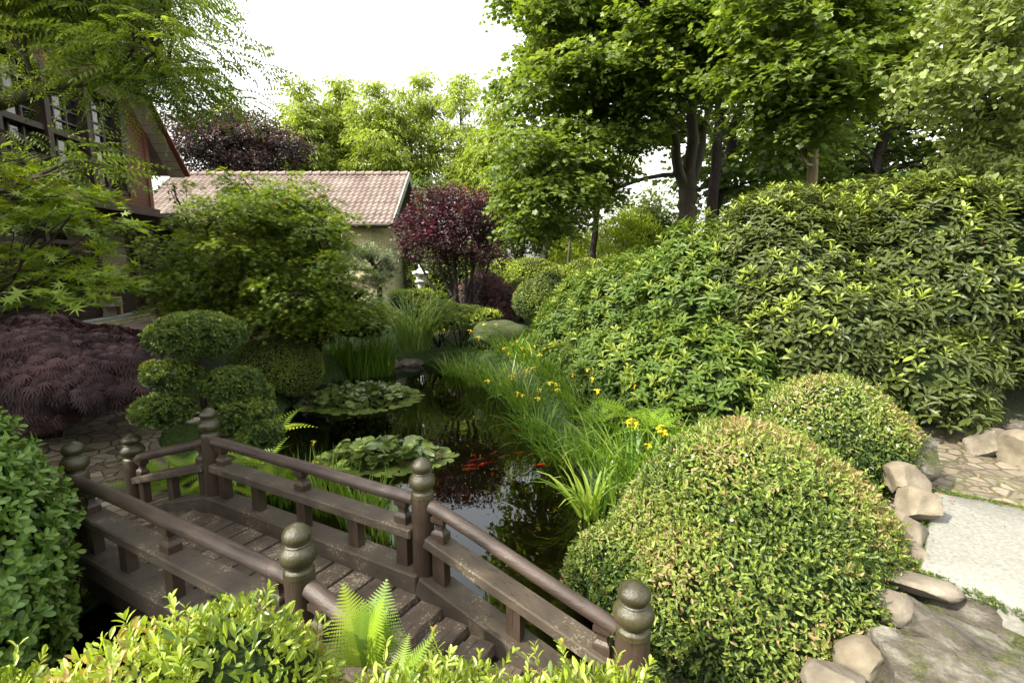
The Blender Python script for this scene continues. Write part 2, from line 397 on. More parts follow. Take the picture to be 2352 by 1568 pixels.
def paint_wood(name, col1, col2, worn, rough=.45, wear=.62, stretch=(1, 1, 1), gscale=30, crack=.5, rz=0.0):
    """painted timber with fine cracks and worn flecks"""
    m, n, l, b = mat_base(name)
    tc = n.new('ShaderNodeTexCoord'); m0 = n.new('ShaderNodeMapping'); m0.inputs['Rotation'].default_value = (0, 0, rz)
    mp = n.new('ShaderNodeMapping'); mp.inputs['Scale'].default_value = stretch
    l.new(tc.outputs['Object'], m0.inputs[0]); l.new(m0.outputs[0], mp.inputs[0])
    t = n.new('ShaderNodeTexNoise'); t.inputs['Scale'].default_value = 4; t.inputs['Detail'].default_value = 8; l.new(tc.outputs['Object'], t.inputs['Vector'])
    r = ramp(n, [(.32, col1), (.68, col2)]); l.new(t.outputs['Fac'], r.inputs[0])
    g = n.new('ShaderNodeTexNoise'); g.inputs['Scale'].default_value = gscale; g.inputs['Detail'].default_value = 10; g.inputs['Roughness'].default_value = .7; l.new(mp.outputs[0], g.inputs['Vector'])
    w = n.new('ShaderNodeTexNoise'); w.inputs['Scale'].default_value = 55; w.inputs['Detail'].default_value = 4; l.new(tc.outputs['Object'], w.inputs['Vector'])
    mul = n.new('ShaderNodeMath'); mul.operation = 'MULTIPLY'; l.new(t.outputs['Fac'], mul.inputs[0]); l.new(w.outputs['Fac'], mul.inputs[1])
    wr = ramp(n, [(wear*.5, (0, 0, 0)), (wear*.5+.05, (1, 1, 1))]); l.new(mul.outputs[0], wr.inputs[0])
    mx = n.new('ShaderNodeMix'); mx.data_type = 'RGBA'; l.new(wr.outputs[0], mx.inputs['Factor']); l.new(r.outputs[0], mx.inputs['A']); mx.inputs['B'].default_value = (*worn, 1)
    cr = ramp(n, [(.36, (.12, .12, .12)), (.42, (1, 1, 1))]); l.new(g.outputs['Fac'], cr.inputs[0])
    m2 = n.new('ShaderNodeMix'); m2.data_type = 'RGBA'; m2.blend_type = 'MULTIPLY'; m2.inputs['Factor'].default_value = crack; l.new(mx.outputs['Result'], m2.inputs['A']); l.new(cr.outputs[0], m2.inputs['B'])
    l.new(m2.outputs['Result'], b.inputs['Base Color'])
    b.inputs['Roughness'].default_value = rough; b.inputs['Specular IOR Level'].default_value = .5
    bp = n.new('ShaderNodeBump'); bp.inputs['Strength'].default_value = .55; bp.inputs['Distance'].default_value = .012
    l.new(g.outputs['Fac'], bp.inputs['Height']); l.new(bp.outputs[0], b.inputs['Normal'])
    return m
BR = math.atan2(.48, .876)     # bridge runs down to the right in plan
M['rail'] = paint_wood('brown_painted_rail', (.035, .023, .017), (.070, .048, .036), (.15, .12, .095), .5, .8, (.1, 1.6, 1.6), 26, .8, BR)
M['mossyrail'] = paint_wood('weathered_rail_top', (.038, .027, .018), (.085, .065, .042), (.19, .155, .115), .75, .68, (.25, 1.5, 1.5), 30, .8, BR)
M['post'] = paint_wood('brown_painted_post', (.034, .023, .016), (.066, .045, .032), (.14, .1, .07), .36, .85, (2, 2, .15), 22, .6)
M['cap'] = paint_wood('olive_varnished_cap', (.026, .023, .010), (.060, .052, .024), (.02, .015, .008), .3, .85, (2.5, 2.5, .3), 18, .7)
M['plank'] = paint_wood('worn_deck_plank', (.045, .032, .022), (.15, .112, .076), (.32, .26, .18), .85, .62, (1.8, .1, 1.5), 40, .95, BR)
M['housewood'] = None
def siding_mat():
    m, n, l, b = mat_base('red_brown_siding')
    g = n.new('ShaderNodeNewGeometry'); s = n.new('ShaderNodeSeparateXYZ'); l.new(g.outputs['Position'], s.inputs[0])
    md = n.new('ShaderNodeMath'); md.operation = 'MODULO'; md.inputs[1].default_value = .105; l.new(s.outputs['Z'], md.inputs[0])
    dv = n.new('ShaderNodeMath'); dv.operation = 'DIVIDE'; dv.inputs[1].default_value = .105; l.new(md.outputs[0], dv.inputs[0])
    r = ramp(n, [(0, (.1, .1, .1)), (.1, (.35, .35, .35)), (.14, (1, 1, 1)), (1, (1, 1, 1))]); l.new(dv.outputs[0], r.inputs[0])
    tc = n.new('ShaderNodeTexCoord'); mp = n.new('ShaderNodeMapping'); mp.inputs['Scale'].default_value = (1, .6, 8); l.new(tc.outputs['Object'], mp.inputs[0])
    t = n.new('ShaderNodeTexNoise'); t.inputs['Scale'].default_value = 5; t.inputs['Detail'].default_value = 8; l.new(mp.outputs[0], t.inputs['Vector'])
    c = ramp(n, [(.3, (.085, .028, .016)), (.7, (.16, .055, .030))]); l.new(t.outputs['Fac'], c.inputs[0])
    mx = n.new('ShaderNodeMix'); mx.data_type = 'RGBA'; mx.blend_type = 'MULTIPLY'; mx.inputs['Factor'].default_value = .75
    l.new(c.outputs[0], mx.inputs['A']); l.new(r.outputs[0], mx.inputs['B']); l.new(mx.outputs['Result'], b.inputs['Base Color'])
    bp = n.new('ShaderNodeBump'); bp.inputs['Distance'].default_value = .02; bp.inputs['Strength'].default_value = .8
    l.new(dv.outputs[0], bp.inputs['Height']); l.new(bp.outputs[0], b.inputs['Normal']); b.inputs['Roughness'].default_value = .5
    return m
M['siding'] = siding_mat()
M['darkwood'] = noise_mat('dark_brown_timber', [(.3, (.022, .014, .010)), (.7, (.05, .032, .024))], 6, 8, .5, .2, stretch=(1, 1, .3))
M['redtrim'] = noise_mat('red_brown_trim', [(.3, (.09, .03, .018)), (.7, (.15, .05, .03))], 6, 8, .5, .2)
M['muntin'] = noise_mat('grey_brown_window_bar', [(.3, (.07, .055, .045)), (.7, (.12, .095, .08))], 6, 4, .5, .1)
M['soffit'] = noise_mat('pale_soffit_board', [(.3, (.25, .2, .17)), (.7, (.38, .32, .28))], 4, 6, .7, .2)
def glass_mat():
    m, n, l, b = mat_base('window_glass')
    b.inputs['Base Color'].default_value = (.012, .014, .013, 1); b.inputs['Roughness'].default_value = .03; b.inputs['Specular IOR Level'].default_value = .9
    t = n.new('ShaderNodeTexNoise'); t.inputs['Scale'].default_value = 1.2
    bp = n.new('ShaderNodeBump'); bp.inputs['Strength'].default_value = .08; bp.inputs['Distance'].default_value = .05
    l.new(t.outputs['Fac'], bp.inputs['Height']); l.new(bp.outputs[0], b.inputs['Normal'])
    return m
M['glass'] = glass_mat()
def clear_glass():
    m, n, l, b = mat_base('clear_glass')
    tr = n.new('ShaderNodeBsdfTransparent'); tr.inputs['Color'].default_value = (.75, .8, .77, 1)
    gl = n.new('ShaderNodeBsdfGlossy'); gl.inputs['Roughness'].default_value = .02
    fr = n.new('ShaderNodeFresnel'); fr.inputs['IOR'].default_value = 1.35
    ms = n.new('ShaderNodeMixShader'); mu = n.new('ShaderNodeMath'); mu.operation = 'MULTIPLY'; mu.inputs[1].default_value = .16; l.new(fr.outputs[0], mu.inputs[0]); l.new(mu.outputs[0], ms.inputs[0]); l.new(tr.outputs[0], ms.inputs[1]); l.new(gl.outputs[0], ms.inputs[2])
    l.new(ms.outputs[0], n['Material Output'].inputs[0]); return m
M['clearglass'] = clear_glass()
M['interior'] = noise_mat('dim_interior', [(.3, (.03, .025, .02)), (.7, (.06, .05, .04))], 2, 3, .9, .1)
M['lightwood'] = noise_mat('pale_interior_wood', [(.3, (.35, .24, .12)), (.7, (.5, .36, .2))], 5, 6, .6, .1)
M['tile'] = noise_mat('terracotta_roof_tile', [(.25, (.10, .075, .062)), (.5, (.18, .138, .118)), (.75, (.27, .215, .185))], 1.6, 10, .8, .25, 25)
M['concretetrim'] = noise_mat('grey_verge_board', [(.3, (.22, .23, .2)), (.7, (.36, .37, .33))], 4, 8, .8, .3)
M['gutter'] = noise_mat('dark_gutter', [(.3, (.05, .04, .03)), (.7, (.08, .07, .05))], 6, 3, .5, .1)
def brick_mat(name, c1, c2, mortar, w, h, ms=.012, useuv=True):
    m, n, l, b = mat_base(name)
    tc = n.new('ShaderNodeTexCoord'); br = n.new('ShaderNodeTexBrick')
    l.new(tc.outputs['UV'], br.inputs['Vector'])
    br.inputs['Scale'].default_value = 1; br.inputs['Brick Width'].default_value = w; br.inputs['Row Height'].default_value = h; br.inputs['Mortar Size'].default_value = ms
    br.inputs['Color1'].default_value = (*c1, 1); br.inputs['Color2'].default_value = (*c2, 1); br.inputs['Mortar'].default_value = (*mortar, 1); br.inputs['Mortar Smooth'].default_value = .2
    t = n.new('ShaderNodeTexNoise'); t.inputs['Scale'].default_value = 3; t.inputs['Detail'].default_value = 8; l.new(tc.outputs['Object'], t.inputs['Vector'])
    r = ramp(n, [(.3, (.7, .7, .68)), (.7, (1.1, 1.1, 1.05))]); l.new(t.outputs['Fac'], r.inputs[0])
    mx = n.new('ShaderNodeMix'); mx.data_type = 'RGBA'; mx.blend_type = 'MULTIPLY'; mx.inputs['Factor'].default_value = 1
    l.new(br.outputs['Color'], mx.inputs['A']); l.new(r.outputs[0], mx.inputs['B']); l.new(mx.outputs['Result'], b.inputs['Base Color'])
    bp = n.new('ShaderNodeBump'); bp.inputs['Distance'].default_value = .01; bp.invert = True; l.new(br.outputs['Fac'], bp.inputs['Height']); l.new(bp.outputs[0], b.inputs['Normal'])
    b.inputs['Roughness'].default_value = .85
    return m
M['brick'] = brick_mat('pale_yellow_brick', (.60, .56, .32), (.68, .63, .40), (.30, .28, .17), .25, .078, .009)
M['stone'] = noise_mat('grey_brown_rock', [(.28, (.05, .042, .03)), (.5, (.13, .11, .082)), (.72, (.24, .21, .165))], 2.6, 12, .88, .7, 14, dist=.02)
M['stone_warm'] = noise_mat('sandy_rock', [(.25, (.07, .055, .036)), (.5, (.15, .125, .088)), (.75, (.27, .235, .175))], 3, 12, .85, .6, 16, dist=.015)
def mossy_mat(name, stops, scale, moss, amount=.5):
    """rock with lichen and moss collecting in blotches on upward faces"""
    m, n, l, b = mat_base(name)
    tc = n.new('ShaderNodeTexCoord')
    mp = n.new('ShaderNodeMapping'); mp.inputs['Scale'].default_value = (1, 1, 2.2); l.new(tc.outputs['Object'], mp.inputs[0])
    t = n.new('ShaderNodeTexNoise'); t.inputs['Scale'].default_value = scale; t.inputs['Detail'].default_value = 12; t.inputs['Roughness'].default_value = .68; l.new(mp.outputs[0], t.inputs['Vector'])
    r = ramp(n, stops); l.new(t.outputs['Fac'], r.inputs[0])
    t2 = n.new('ShaderNodeTexNoise'); t2.inputs['Scale'].default_value = 3.3; t2.inputs['Detail'].default_value = 10; t2.inputs['Roughness'].default_value = .7; l.new(tc.outputs['Object'], t2.inputs['Vector'])
    r2 = ramp(n, [(amount, (0, 0, 0)), (amount+.07, (1, 1, 1))]); l.new(t2.outputs['Fac'], r2.inputs[0])
    t3 = n.new('ShaderNodeTexNoise'); t3.inputs['Scale'].default_value = 60; t3.inputs['Detail'].default_value = 5; l.new(tc.outputs['Object'], t3.inputs['Vector'])
    rm = ramp(n, [(.3, tuple(c*.45 for c in moss)), (.7, tuple(c*1.5 for c in moss))]); l.new(t3.outputs['Fac'], rm.inputs[0])
    mx = n.new('ShaderNodeMix'); mx.data_type = 'RGBA'; l.new(r2.outputs[0], mx.inputs['Factor']); l.new(r.outputs[0], mx.inputs['A']); l.new(rm.outputs[0], mx.inputs['B'])
    l.new(mx.outputs['Result'], b.inputs['Base Color']); b.inputs['Roughness'].default_value = .9
    ad = n.new('ShaderNodeMath'); ad.operation = 'ADD'; l.new(t.outputs['Fac'], ad.inputs[0])
    ml = n.new('ShaderNodeMath'); ml.operation = 'MULTIPLY'; ml.inputs[1].default_value = .4; l.new(t3.outputs['Fac'], ml.inputs[0]); l.new(ml.outputs[0], ad.inputs[1])
    bp = n.new('ShaderNodeBump'); bp.inputs['Strength'].default_value = .8; bp.inputs['Distance'].default_value = .03; l.new(ad.outputs[0], bp.inputs['Height']); l.new(bp.outputs[0], b.inputs['Normal'])
    return m
M['mossrock'] = mossy_mat('mossy_layered_rock', [(.3, (.02, .017, .012)), (.48, (.07, .06, .045)), (.6, (.15, .14, .115)), (.75, (.26, .25, .21))], 3.2, (.045, .05, .012), .5)
M['moundrock'] = mossy_mat('moss_covered_stone', [(.3, (.045, .045, .025)), (.7, (.10, .10, .06))], 3, (.035, .05, .010), .36)
M['granite'] = noise_mat('speckled_granite', [(.3, (.13, .125, .10)), (.47, (.18, .175, .15)), (.58, (.21, .205, .18)), (.75, (.27, .265, .23))], 38, 12, .85, .2, 90, dist=.004)
M['palestone'] = noise_mat('pale_carved_stone', [(.3, (.42, .42, .40)), (.7, (.66, .66, .63))], 12, 8, .8, .3, 60, dist=.005)
M['bench'] = noise_mat('grey_bench_stone', [(.3, (.20, .17, .13)), (.7, (.36, .32, .26))], 8, 8, .85, .3, 50, dist=.005)
def flag_mat(name, scale, cols, joint, mossy=.5, jw=.045):
    m, n, l, b = mat_base(name)
    tc = n.new('ShaderNodeTexCoord'); mp = n.new('ShaderNodeMapping'); mp.inputs['Scale'].default_value = (1, 1, .01); l.new(tc.outputs['Object'], mp.inputs[0])
    nz = n.new('ShaderNodeTexNoise'); nz.inputs['Scale'].default_value = 6; nz.inputs['Detail'].default_value = 3; l.new(mp.outputs[0], nz.inputs['Vector'])
    av = n.new('ShaderNodeMix'); av.data_type = 'RGBA'; av.blend_type = 'LINEAR_LIGHT'; av.inputs['Factor'].default_value = .045
    l.new(mp.outputs[0], av.inputs['A']); l.new(nz.outputs['Color'], av.inputs['B'])
    v = n.new('ShaderNodeTexVoronoi'); v.feature = 'DISTANCE_TO_EDGE'; v.inputs['Scale'].default_value = scale; l.new(av.outputs['Result'], v.inputs['Vector'])
    v2 = n.new('ShaderNodeTexVoronoi'); v2.inputs['Scale'].default_value = scale; l.new(av.outputs['Result'], v2.inputs['Vector'])
    e = ramp(n, [(jw*.4, (0, 0, 0)), (jw*1.6, (1, 1, 1))]); l.new(v.outputs['Distance'], e.inputs[0])
    sp = n.new('ShaderNodeSeparateColor'); l.new(v2.outputs['Color'], sp.inputs[0])
    t = n.new('ShaderNodeTexNoise'); t.inputs['Scale'].default_value = 14; t.inputs['Detail'].default_value = 9; l.new(tc.outputs['Object'], t.inputs['Vector'])
    av2 = n.new('ShaderNodeMath'); av2.operation = 'MULTIPLY_ADD'; av2.inputs[1].default_value = .5; l.new(sp.outputs[0], av2.inputs[0]); 
    sc = n.new('ShaderNodeMath'); sc.operation = 'MULTIPLY'; sc.inputs[1].default_value = .5; l.new(t.outputs['Fac'], sc.inputs[0]); l.new(sc.outputs[0], av2.inputs[2])
    c = ramp(n, [(.2, cols[0]), (.5, cols[1]), (.8, cols[2])]); l.new(av2.outputs[0], c.inputs[0])
    t3 = n.new('ShaderNodeTexNoise'); t3.inputs['Scale'].default_value = 2.2; t3.inputs['Detail'].default_value = 8; l.new(tc.outputs['Object'], t3.inputs['Vector'])
    jc = ramp(n, [(.45, joint), (.6, (joint[0]*1.6, joint[1]*1.8, joint[2]*1.1))]); l.new(t3.outputs['Fac'], jc.inputs[0])
    mx = n.new('ShaderNodeMix'); mx.data_type = 'RGBA'; l.new(e.outputs[0], mx.inputs['Factor']); l.new(jc.outputs[0], mx.inputs['A']); l.new(c.outputs[0], mx.inputs['B'])
    l.new(mx.outputs['Result'], b.inputs['Base Color']); b.inputs['Roughness'].default_value = .85
    ad = n.new('ShaderNodeMath'); ad.operation = 'MULTIPLY_ADD'; ad.inputs[1].default_value = .35; l.new(t.outputs['Fac'], ad.inputs[0]); l.new(e.outputs[0], ad.inputs[2])
    bp = n.new('ShaderNodeBump'); bp.inputs['Strength'].default_value = .7; bp.inputs['Distance'].default_value = .02; l.new(ad.outputs[0], bp.inputs['Height']); l.new(bp.outputs[0], b.inputs['Normal'])
    return m
M['flag_left'] = flag_mat('crazy_paving', 5.0, [(.09, .065, .045), (.17, .125, .09), (.27, .22, .16)], (.03, .028, .012))
M['flag_right'] = flag_mat('worn_cobbles', 6.5, [(.09, .072, .052), (.15, .122, .09), (.21, .18, .135)], (.06, .052, .022), jw=.07)
def ground_mat():
    m, n, l, b = mat_base('moss_and_soil')
    tc = n.new('ShaderNodeTexCoord')
    t = n.new('ShaderNodeTexNoise'); t.inputs['Scale'].default_value = 1.1; t.inputs['Detail'].default_value = 10; t.inputs['Roughness'].default_value = .6; l.new(tc.outputs['Object'], t.inputs['Vector'])
    t2 = n.new('ShaderNodeTexNoise'); t2.inputs['Scale'].default_value = 30; t2.inputs['Detail'].default_value = 8; l.new(tc.outputs['Object'], t2.inputs['Vector'])
    a = ramp(n, [(.35, (.018, .035, .008)), (.65, (.05, .10, .014))]); l.new(t2.outputs['Fac'], a.inputs[0])
    s = ramp(n, [(.3, (.03, .022, .014)), (.7, (.09, .065, .042))]); l.new(t2.outputs['Fac'], s.inputs[0])
    f = ramp(n, [(.5, (0, 0, 0)), (.6, (1, 1, 1))]); l.new(t.outputs['Fac'], f.inputs[0])
    mx = n.new('ShaderNodeMix'); mx.data_type = 'RGBA'; l.new(f.outputs[0], mx.inputs['Factor']); l.new(a.outputs[0], mx.inputs['A']); l.new(s.outputs[0], mx.inputs['B'])
    l.new(mx.outputs['Result'], b.inputs['Base Color']); b.inputs['Roughness'].default_value = .95
    bp = n.new('ShaderNodeBump'); bp.inputs['Strength'].default_value = .9; bp.inputs['Distance'].default_value = .04; l.new(t2.outputs['Fac'], bp.inputs['Height']); l.new(bp.outputs[0], b.inputs['Normal'])
    return m
M['ground'] = ground_mat()
M['paving'] = noise_mat('brown_terrace_paving', [(.3, (.14, .10, .085)), (.7, (.24, .18, .155))], 3, 8, .7, .2)
M['kerbstone'] = noise_mat('grey_step_stone', [(.3, (.16, .15, .12)), (.7, (.28, .27, .22))], 6, 8, .85, .3)
def water_mat():
    m, n, l, b = mat_base('pond_water')
    tr = n.new('ShaderNodeBsdfTransparent'); tr.inputs['Color'].default_value = (.58, .54, .34, 1)
    gl = n.new('ShaderNodeBsdfGlossy'); gl.inputs['Roughness'].default_value = .012; gl.inputs['Color'].default_value = (.92, .95, 1, 1)
    fr = n.new('ShaderNodeFresnel'); fr.inputs['IOR'].default_value = 1.5
    t = n.new('ShaderNodeTexNoise'); t.inputs['Scale'].default_value = 2.2; t.inputs['Detail'].default_value = 2
    tc = n.new('ShaderNodeTexCoord'); l.new(tc.outputs['Object'], t.inputs['Vector'])
    bp = n.new('ShaderNodeBump'); bp.inputs['Strength'].default_value = .06; bp.inputs['Distance'].default_value = .05; l.new(t.outputs['Fac'], bp.inputs['Height'])
    l.new(bp.outputs[0], gl.inputs['Normal']); l.new(bp.outputs[0], fr.inputs['Normal'])
    sc = n.new('ShaderNodeMath'); sc.operation = 'MULTIPLY'; sc.inputs[1].default_value = 1.15; sc.use_clamp = True; l.new(fr.outputs[0], sc.inputs[0])
    ms = n.new('ShaderNodeMixShader'); l.new(sc.outputs[0], ms.inputs[0]); l.new(tr.outputs[0], ms.inputs[1]); l.new(gl.outputs[0], ms.inputs[2])
    l.new(ms.outputs[0], n['Material Output'].inputs[0]); return m
M['water'] = water_mat()
M['mud'] = noise_mat('pond_mud', [(.3, (.010, .010, .004)), (.7, (.03, .03, .012))], 2, 8, .95, .3)
def plain(name, c, rough=.5):
    m, n, l, b = mat_base(name); b.inputs['Base Color'].default_value = (*c, 1); b.inputs['Roughness'].default_value = rough
    t = n.new('ShaderNodeTexNoise'); t.inputs['Scale'].default_value = 40; bp = n.new('ShaderNodeBump'); bp.inputs['Strength'].default_value = .15; l.new(t.outputs['Fac'], bp.inputs['Height']); l.new(bp.outputs[0], b.inputs['Normal'])
    return m
M['koi_red'] = plain('koi_red', (.95, .045, .01), .35); M['koi_orange'] = plain('koi_orange', (.85, .16, .02), .35); M['koi_gold'] = plain('koi_gold', (.6, .3, .06), .35)
M['pot'] = plain('terracotta_pot', (.35, .13, .07), .8); M['whitepaint'] = plain('white_paint', (.75, .75, .72), .5)
# ------------------------------------------------------------------ ground and pond
_pp = [(905, 836), (1000, 833), (1075, 862), (1150, 910), (1215, 960), (1300, 1040), (1352, 1120), (1405, 1195)]
POND = [tuple(atz(x, y)[:2]) for (x, y) in _pp] + [(1.05, 4.6), (.75, 4.0), (.85, 3.3), (.35, 2.2), (-.4, 1.95), (-2.4, 1.75), (-3.6, 1.2), (-3.9, 2.2), (-3.5, 3.6), (-3.15, 4.9)] + \
       [tuple(atz(x, y)[:2]) for (x, y) in [(640, 1125), (618, 1000), (640, 955), (735, 884), (870, 856)]]
POND = A(POND)
def sdist(x, y):
    """signed distance to the pond outline, negative inside"""
    x = np.asarray(x, float); y = np.asarray(y, float); d = np.full(x.shape, 1e9); ins = np.zeros(x.shape, bool); n = len(POND)
    for i in range(n):
        a = POND[i]; b = POND[(i+1) % n]; e = b-a; t = np.clip(((x-a[0])*e[0]+(y-a[1])*e[1])/(e@e), 0, 1)
        d = np.minimum(d, np.hypot(x-a[0]-t*e[0], y-a[1]-t*e[1]))
        c = ((a[1] > y) != (b[1] > y)) & (x < (b[0]-a[0])*(y-a[1])/(b[1]-a[1]+1e-12)+a[0]); ins ^= c
    return np.where(ins, -d, d)
GP = A([(-4.3, 5.4, .10), (-5.5, 6.0, .22), (-6.9, 7.1, .38), (-7.3, 8.6, .6), (-7.5, 9.6, .8), (-4, 7, .28), (-3.5, 5.6, .12), (-4.2, 9, .3), (-5, 11, .6), (-8, 6, .6),
        (-4, 14, .6), (-6, 17, 1.2), (0, 16, .8), (-2.5, 15.4, .35), (0, 20, 1.2), (2.0, 9, .45), (1.8, 7.4, .4), (2, 5.7, .45), (2.9, 4.9, .62), (4, 4.6, .70), (4, 6, .75),
        (6, 7, .85), (6, 4, .76), (3, 3.2, .35), (2.5, 2.2, .28), (1.4, 2.6, .12), (0, 1, .5), (-1, .8, .5), (-4.4, 2.5, .3), (-4.5, 3.9, .1), (-6, 1, .5), (-5, -1, .6),
        (0, -3, .8), (5, 0, .6), (10, 10, 1), (-15, 10, 1.2), (0, 35, 1.5), (30, 30, 1.5), (-30, 30, 1.5), (-30, -10, 1), (30, -10, 1), (-10, 12, 1.2), (-9, 10.4, 1.1), (3.6, 3.2, .42), (3.2, 2.2, .3), (2.2, 1.5, .3), (200, 200, 1.5), (-200, 200, 1.5)])
def gh(x, y):
    x = np.asarray(x, float); y = np.asarray(y, float)
    w = 1/((x[..., None]-GP[:, 0])**2+(y[..., None]-GP[:, 1])**2+.15)**1.7
    h = (w*GP[:, 2]).sum(-1)/w.sum(-1)
    h = h+.03*np.sin(x*1.9+1.3*np.sin(y*.9))*np.cos(y*1.7+x*.4)
    s = sdist(x, y); t = np.clip((s+.12)/.5, 0, 1); t = t*t*(3-2*t)
    inner = -.75*np.clip((-s)/.6, 0, 1)-.06
    return inner*(1-t)+h*t
def g1(x, y): return float(gh(A([x]), A([y]))[0])
def axis(lo, hi, step, far, n):
    core = np.arange(lo, hi+1e-6, step); k = np.geomspace(step*1.3, far, n)
    return np.concatenate([lo-k[::-1], core, hi+k])
gx = axis(-9, 8, .11, 600, 26); gy = axis(.2, 17, .12, 900, 26)
GX, GY = np.meshgrid(gx, gy, indexing='ij'); GZ = gh(GX.ravel(), GY.ravel()).reshape(GX.shape)
nx, ny = GX.shape; idx = np.arange(nx*ny).reshape(nx, ny)
quads = np.stack([idx[:-1, :-1], idx[1:, :-1], idx[1:, 1:], idx[:-1, 1:]], -1).reshape(-1, 4)
V = np.stack([GX.ravel(), GY.ravel(), GZ.ravel()], -1); cen = V[quads].mean(1); inside = (sdist(cen[:, 0], cen[:, 1]) < -.02).astype(int)
me = raw_mesh('ground', V, quads.ravel(), np.arange(len(quads))*4, np.full(len(quads), 4), [M['ground'], M['mud']], inside, smooth=True)
tag(obj_from('ground', me), kind='structure')
wx = np.linspace(-6, 4, 2); 
m_ = MB(); m_.add([(-6.2, -.5, 0), (3.2, -.5, 0), (3.2, 16.2, 0), (-6.2, 16.2, 0)], [(0, 1, 2, 3)])
tag(m_.build('water', M['water']), kind='structure')

def drape(name, pts, half, mat, lift=.015, sub=40, kind='structure', lat=8):
    """strip of paving laid on the ground along a polyline"""
    pts = np.asarray(pts, float); t = np.linspace(0, len(pts)-1, sub); i = np.clip(t.astype(int), 0, len(pts)-2); f = (t-i)[:, None]
    p = pts[i]*(1-f)+pts[i+1]*f
    for _ in range(3): p[1:-1] = (p[:-2]+p[1:-1]*2+p[2:])/4
    d = nrm(np.gradient(p, axis=0)); nn = np.stack([-d[:, 1], d[:, 0]], -1); V = []
    hw = np.interp(t, range(len(half)), half)+.04*np.sin(t*7)
    for k in range(sub):
        for j in range(lat+1):
            q = p[k]+nn[k]*hw[k]*(2*j/lat-1); V.append((q[0], q[1], g1(q[0], q[1])+lift))
    F = [(k*(lat+1)+j, k*(lat+1)+j+1, (k+1)*(lat+1)+j+1, (k+1)*(lat+1)+j) for k in range(sub-1) for j in range(lat)]
    m = MB(); m.add(V, F); o = m.build(name, mat, smooth=True); return tag(o, kind=kind)
drape('path', [(-3.75, 4.4), (-4.4, 5.2), (-5.3, 6.1), (-6.0, 7.0), (-6.4, 7.9), (-6.9, 8.8), (-7.3, 9.8)], [.5, .62, .72, .68, .6, .6, .6], M['flag_left'], .03, 70)
# right-hand cobbled path behind the granite slab
m_ = MB(); V = []; F = []; nn_ = 26
for i in range(nn_):
    for j in range(nn_):
        u = i/(nn_-1); v = j/(nn_-1); x = 3.15+u*4.6+.5*v; y = 4.15-1.25*u+v*2.7+.15*math.sin(u*9)
        e_ = min(1, min(u, 1-u, v, 1-v)*9); V.append((x, y, (g1(x, y)-.04)*(1-e_)+e_*(max(g1(x, y)+.03, .745)+.012*math.sin(x*5)*math.cos(y*6))))
F = [(i*nn_+j, (i+1)*nn_+j, (i+1)*nn_+j+1, i*nn_+j+1) for i in range(nn_-1) for j in range(nn_-1)]
m_.add(V, F); tag(m_.build('pavement', M['flag_right'], smooth=True), kind='structure')

# ------------------------------------------------------------------ rocks
import bmesh
def rock(name, c, r, seed, mat, label, rz=0, tilt=0, cuts=13, rough=.07, sub=4, group=None, flat=.0, cat='rock'):
    bm = bmesh.new(); bmesh.ops.create_icosphere(bm, subdivisions=sub, radius=1)
    rr = random.Random(seed); pl = []
    for _ in range(cuts):
        n = Vector((rr.gauss(0, 1), rr.gauss(0, 1), rr.gauss(0, .8))).normalized(); pl.append((n, rr.uniform(.52, .86)))
    if flat: pl.append((Vector((rr.uniform(-.08, .08), rr.uniform(-.08, .08), 1)).normalized(), flat)); 
    off = Vector((seed*3.1, seed*1.7, 0))
    for v in bm.verts:
        p = v.co.copy()
        for (n, d) in pl:
            k = p.dot(n)-d
            if k > 0: p -= n*k*.99
        nn = mnoise.fractal(p*1.6+off, 1.0, 2.0, 5); n2 = mnoise.noise(p*7+off)
        p *= 1+rough*nn+.022*n2+.012*mnoise.noise(p*17+off)
        v.co = p
    ax = math.cos(rz); ay = math.sin(rz); ct, st_ = math.cos(tilt), math.sin(tilt)
    for v in bm.verts:
        x, y, z = v.co.x*r[0], v.co.y*r[1], v.co.z*r[2]
        x, z = x*ct-z*st_, x*st_+z*ct
        v.co = (x*ax-y*ay, x*ay+y*ax, z)
    me = bpy.data.meshes.new(name); bm.to_mesh(me); bm.free(); me.materials.append(mat)
    me.polygons.foreach_set('use_smooth', np.ones(len(me.polygons), bool))
    try: me.set_sharp_from_angle(angle=math.radians(28))
    except Exception: pass
    o = bpy.data.objects.new(name, me); o.location = tuple(float(q) for q in c); COL.objects.link(o)
    return tag(o, label, cat, group)
def slab_poly(name, pts, z, th, mat, label, cat, seed=1, wob=.01):
    """stone slab from a plan outline with broken edges"""
    rr = random.Random(seed); pts = [A(p, dtype=float) for p in pts]; ring = []
    for i in range(len(pts)):
        a, b = pts[i], pts[(i+1) % len(pts)]; k = max(3, int(np.linalg.norm(b-a)/.06))
        for j in range(k): ring.append(a+(b-a)*j/k+A([rr.uniform(-wob, wob), rr.uniform(-wob, wob)]))
    cx = np.mean(ring, axis=0); m = MB(); V = []; n = len(ring)
    def zz(p, base): return base+(pts_tilt(p) if callable(pts_tilt) else 0)
    for (s, dz) in ((.5, 0), (.985, 0), (1, -.012), (1.006, -th*.5), (1.0, -th)):
        for p in ring:
            q = cx+(p-cx)*s; V.append((q[0], q[1], z+dz+.004*mnoise.noise(Vector((q[0]*4, q[1]*4, seed)))))
    V.append((cx[0], cx[1], z)); F = []
    for L in range(4):
        for i in range(n):
            j = (i+1) % n; F.append((L*n+i, (L+1)*n+i, (L+1)*n+j, L*n+j))
    F += [(i, (i+1) % n, 5*n) for i in range(n)]
    m.add(V, F); o = m.build(name, mat, smooth=True); return tag(o, label, cat)
pts_tilt = None
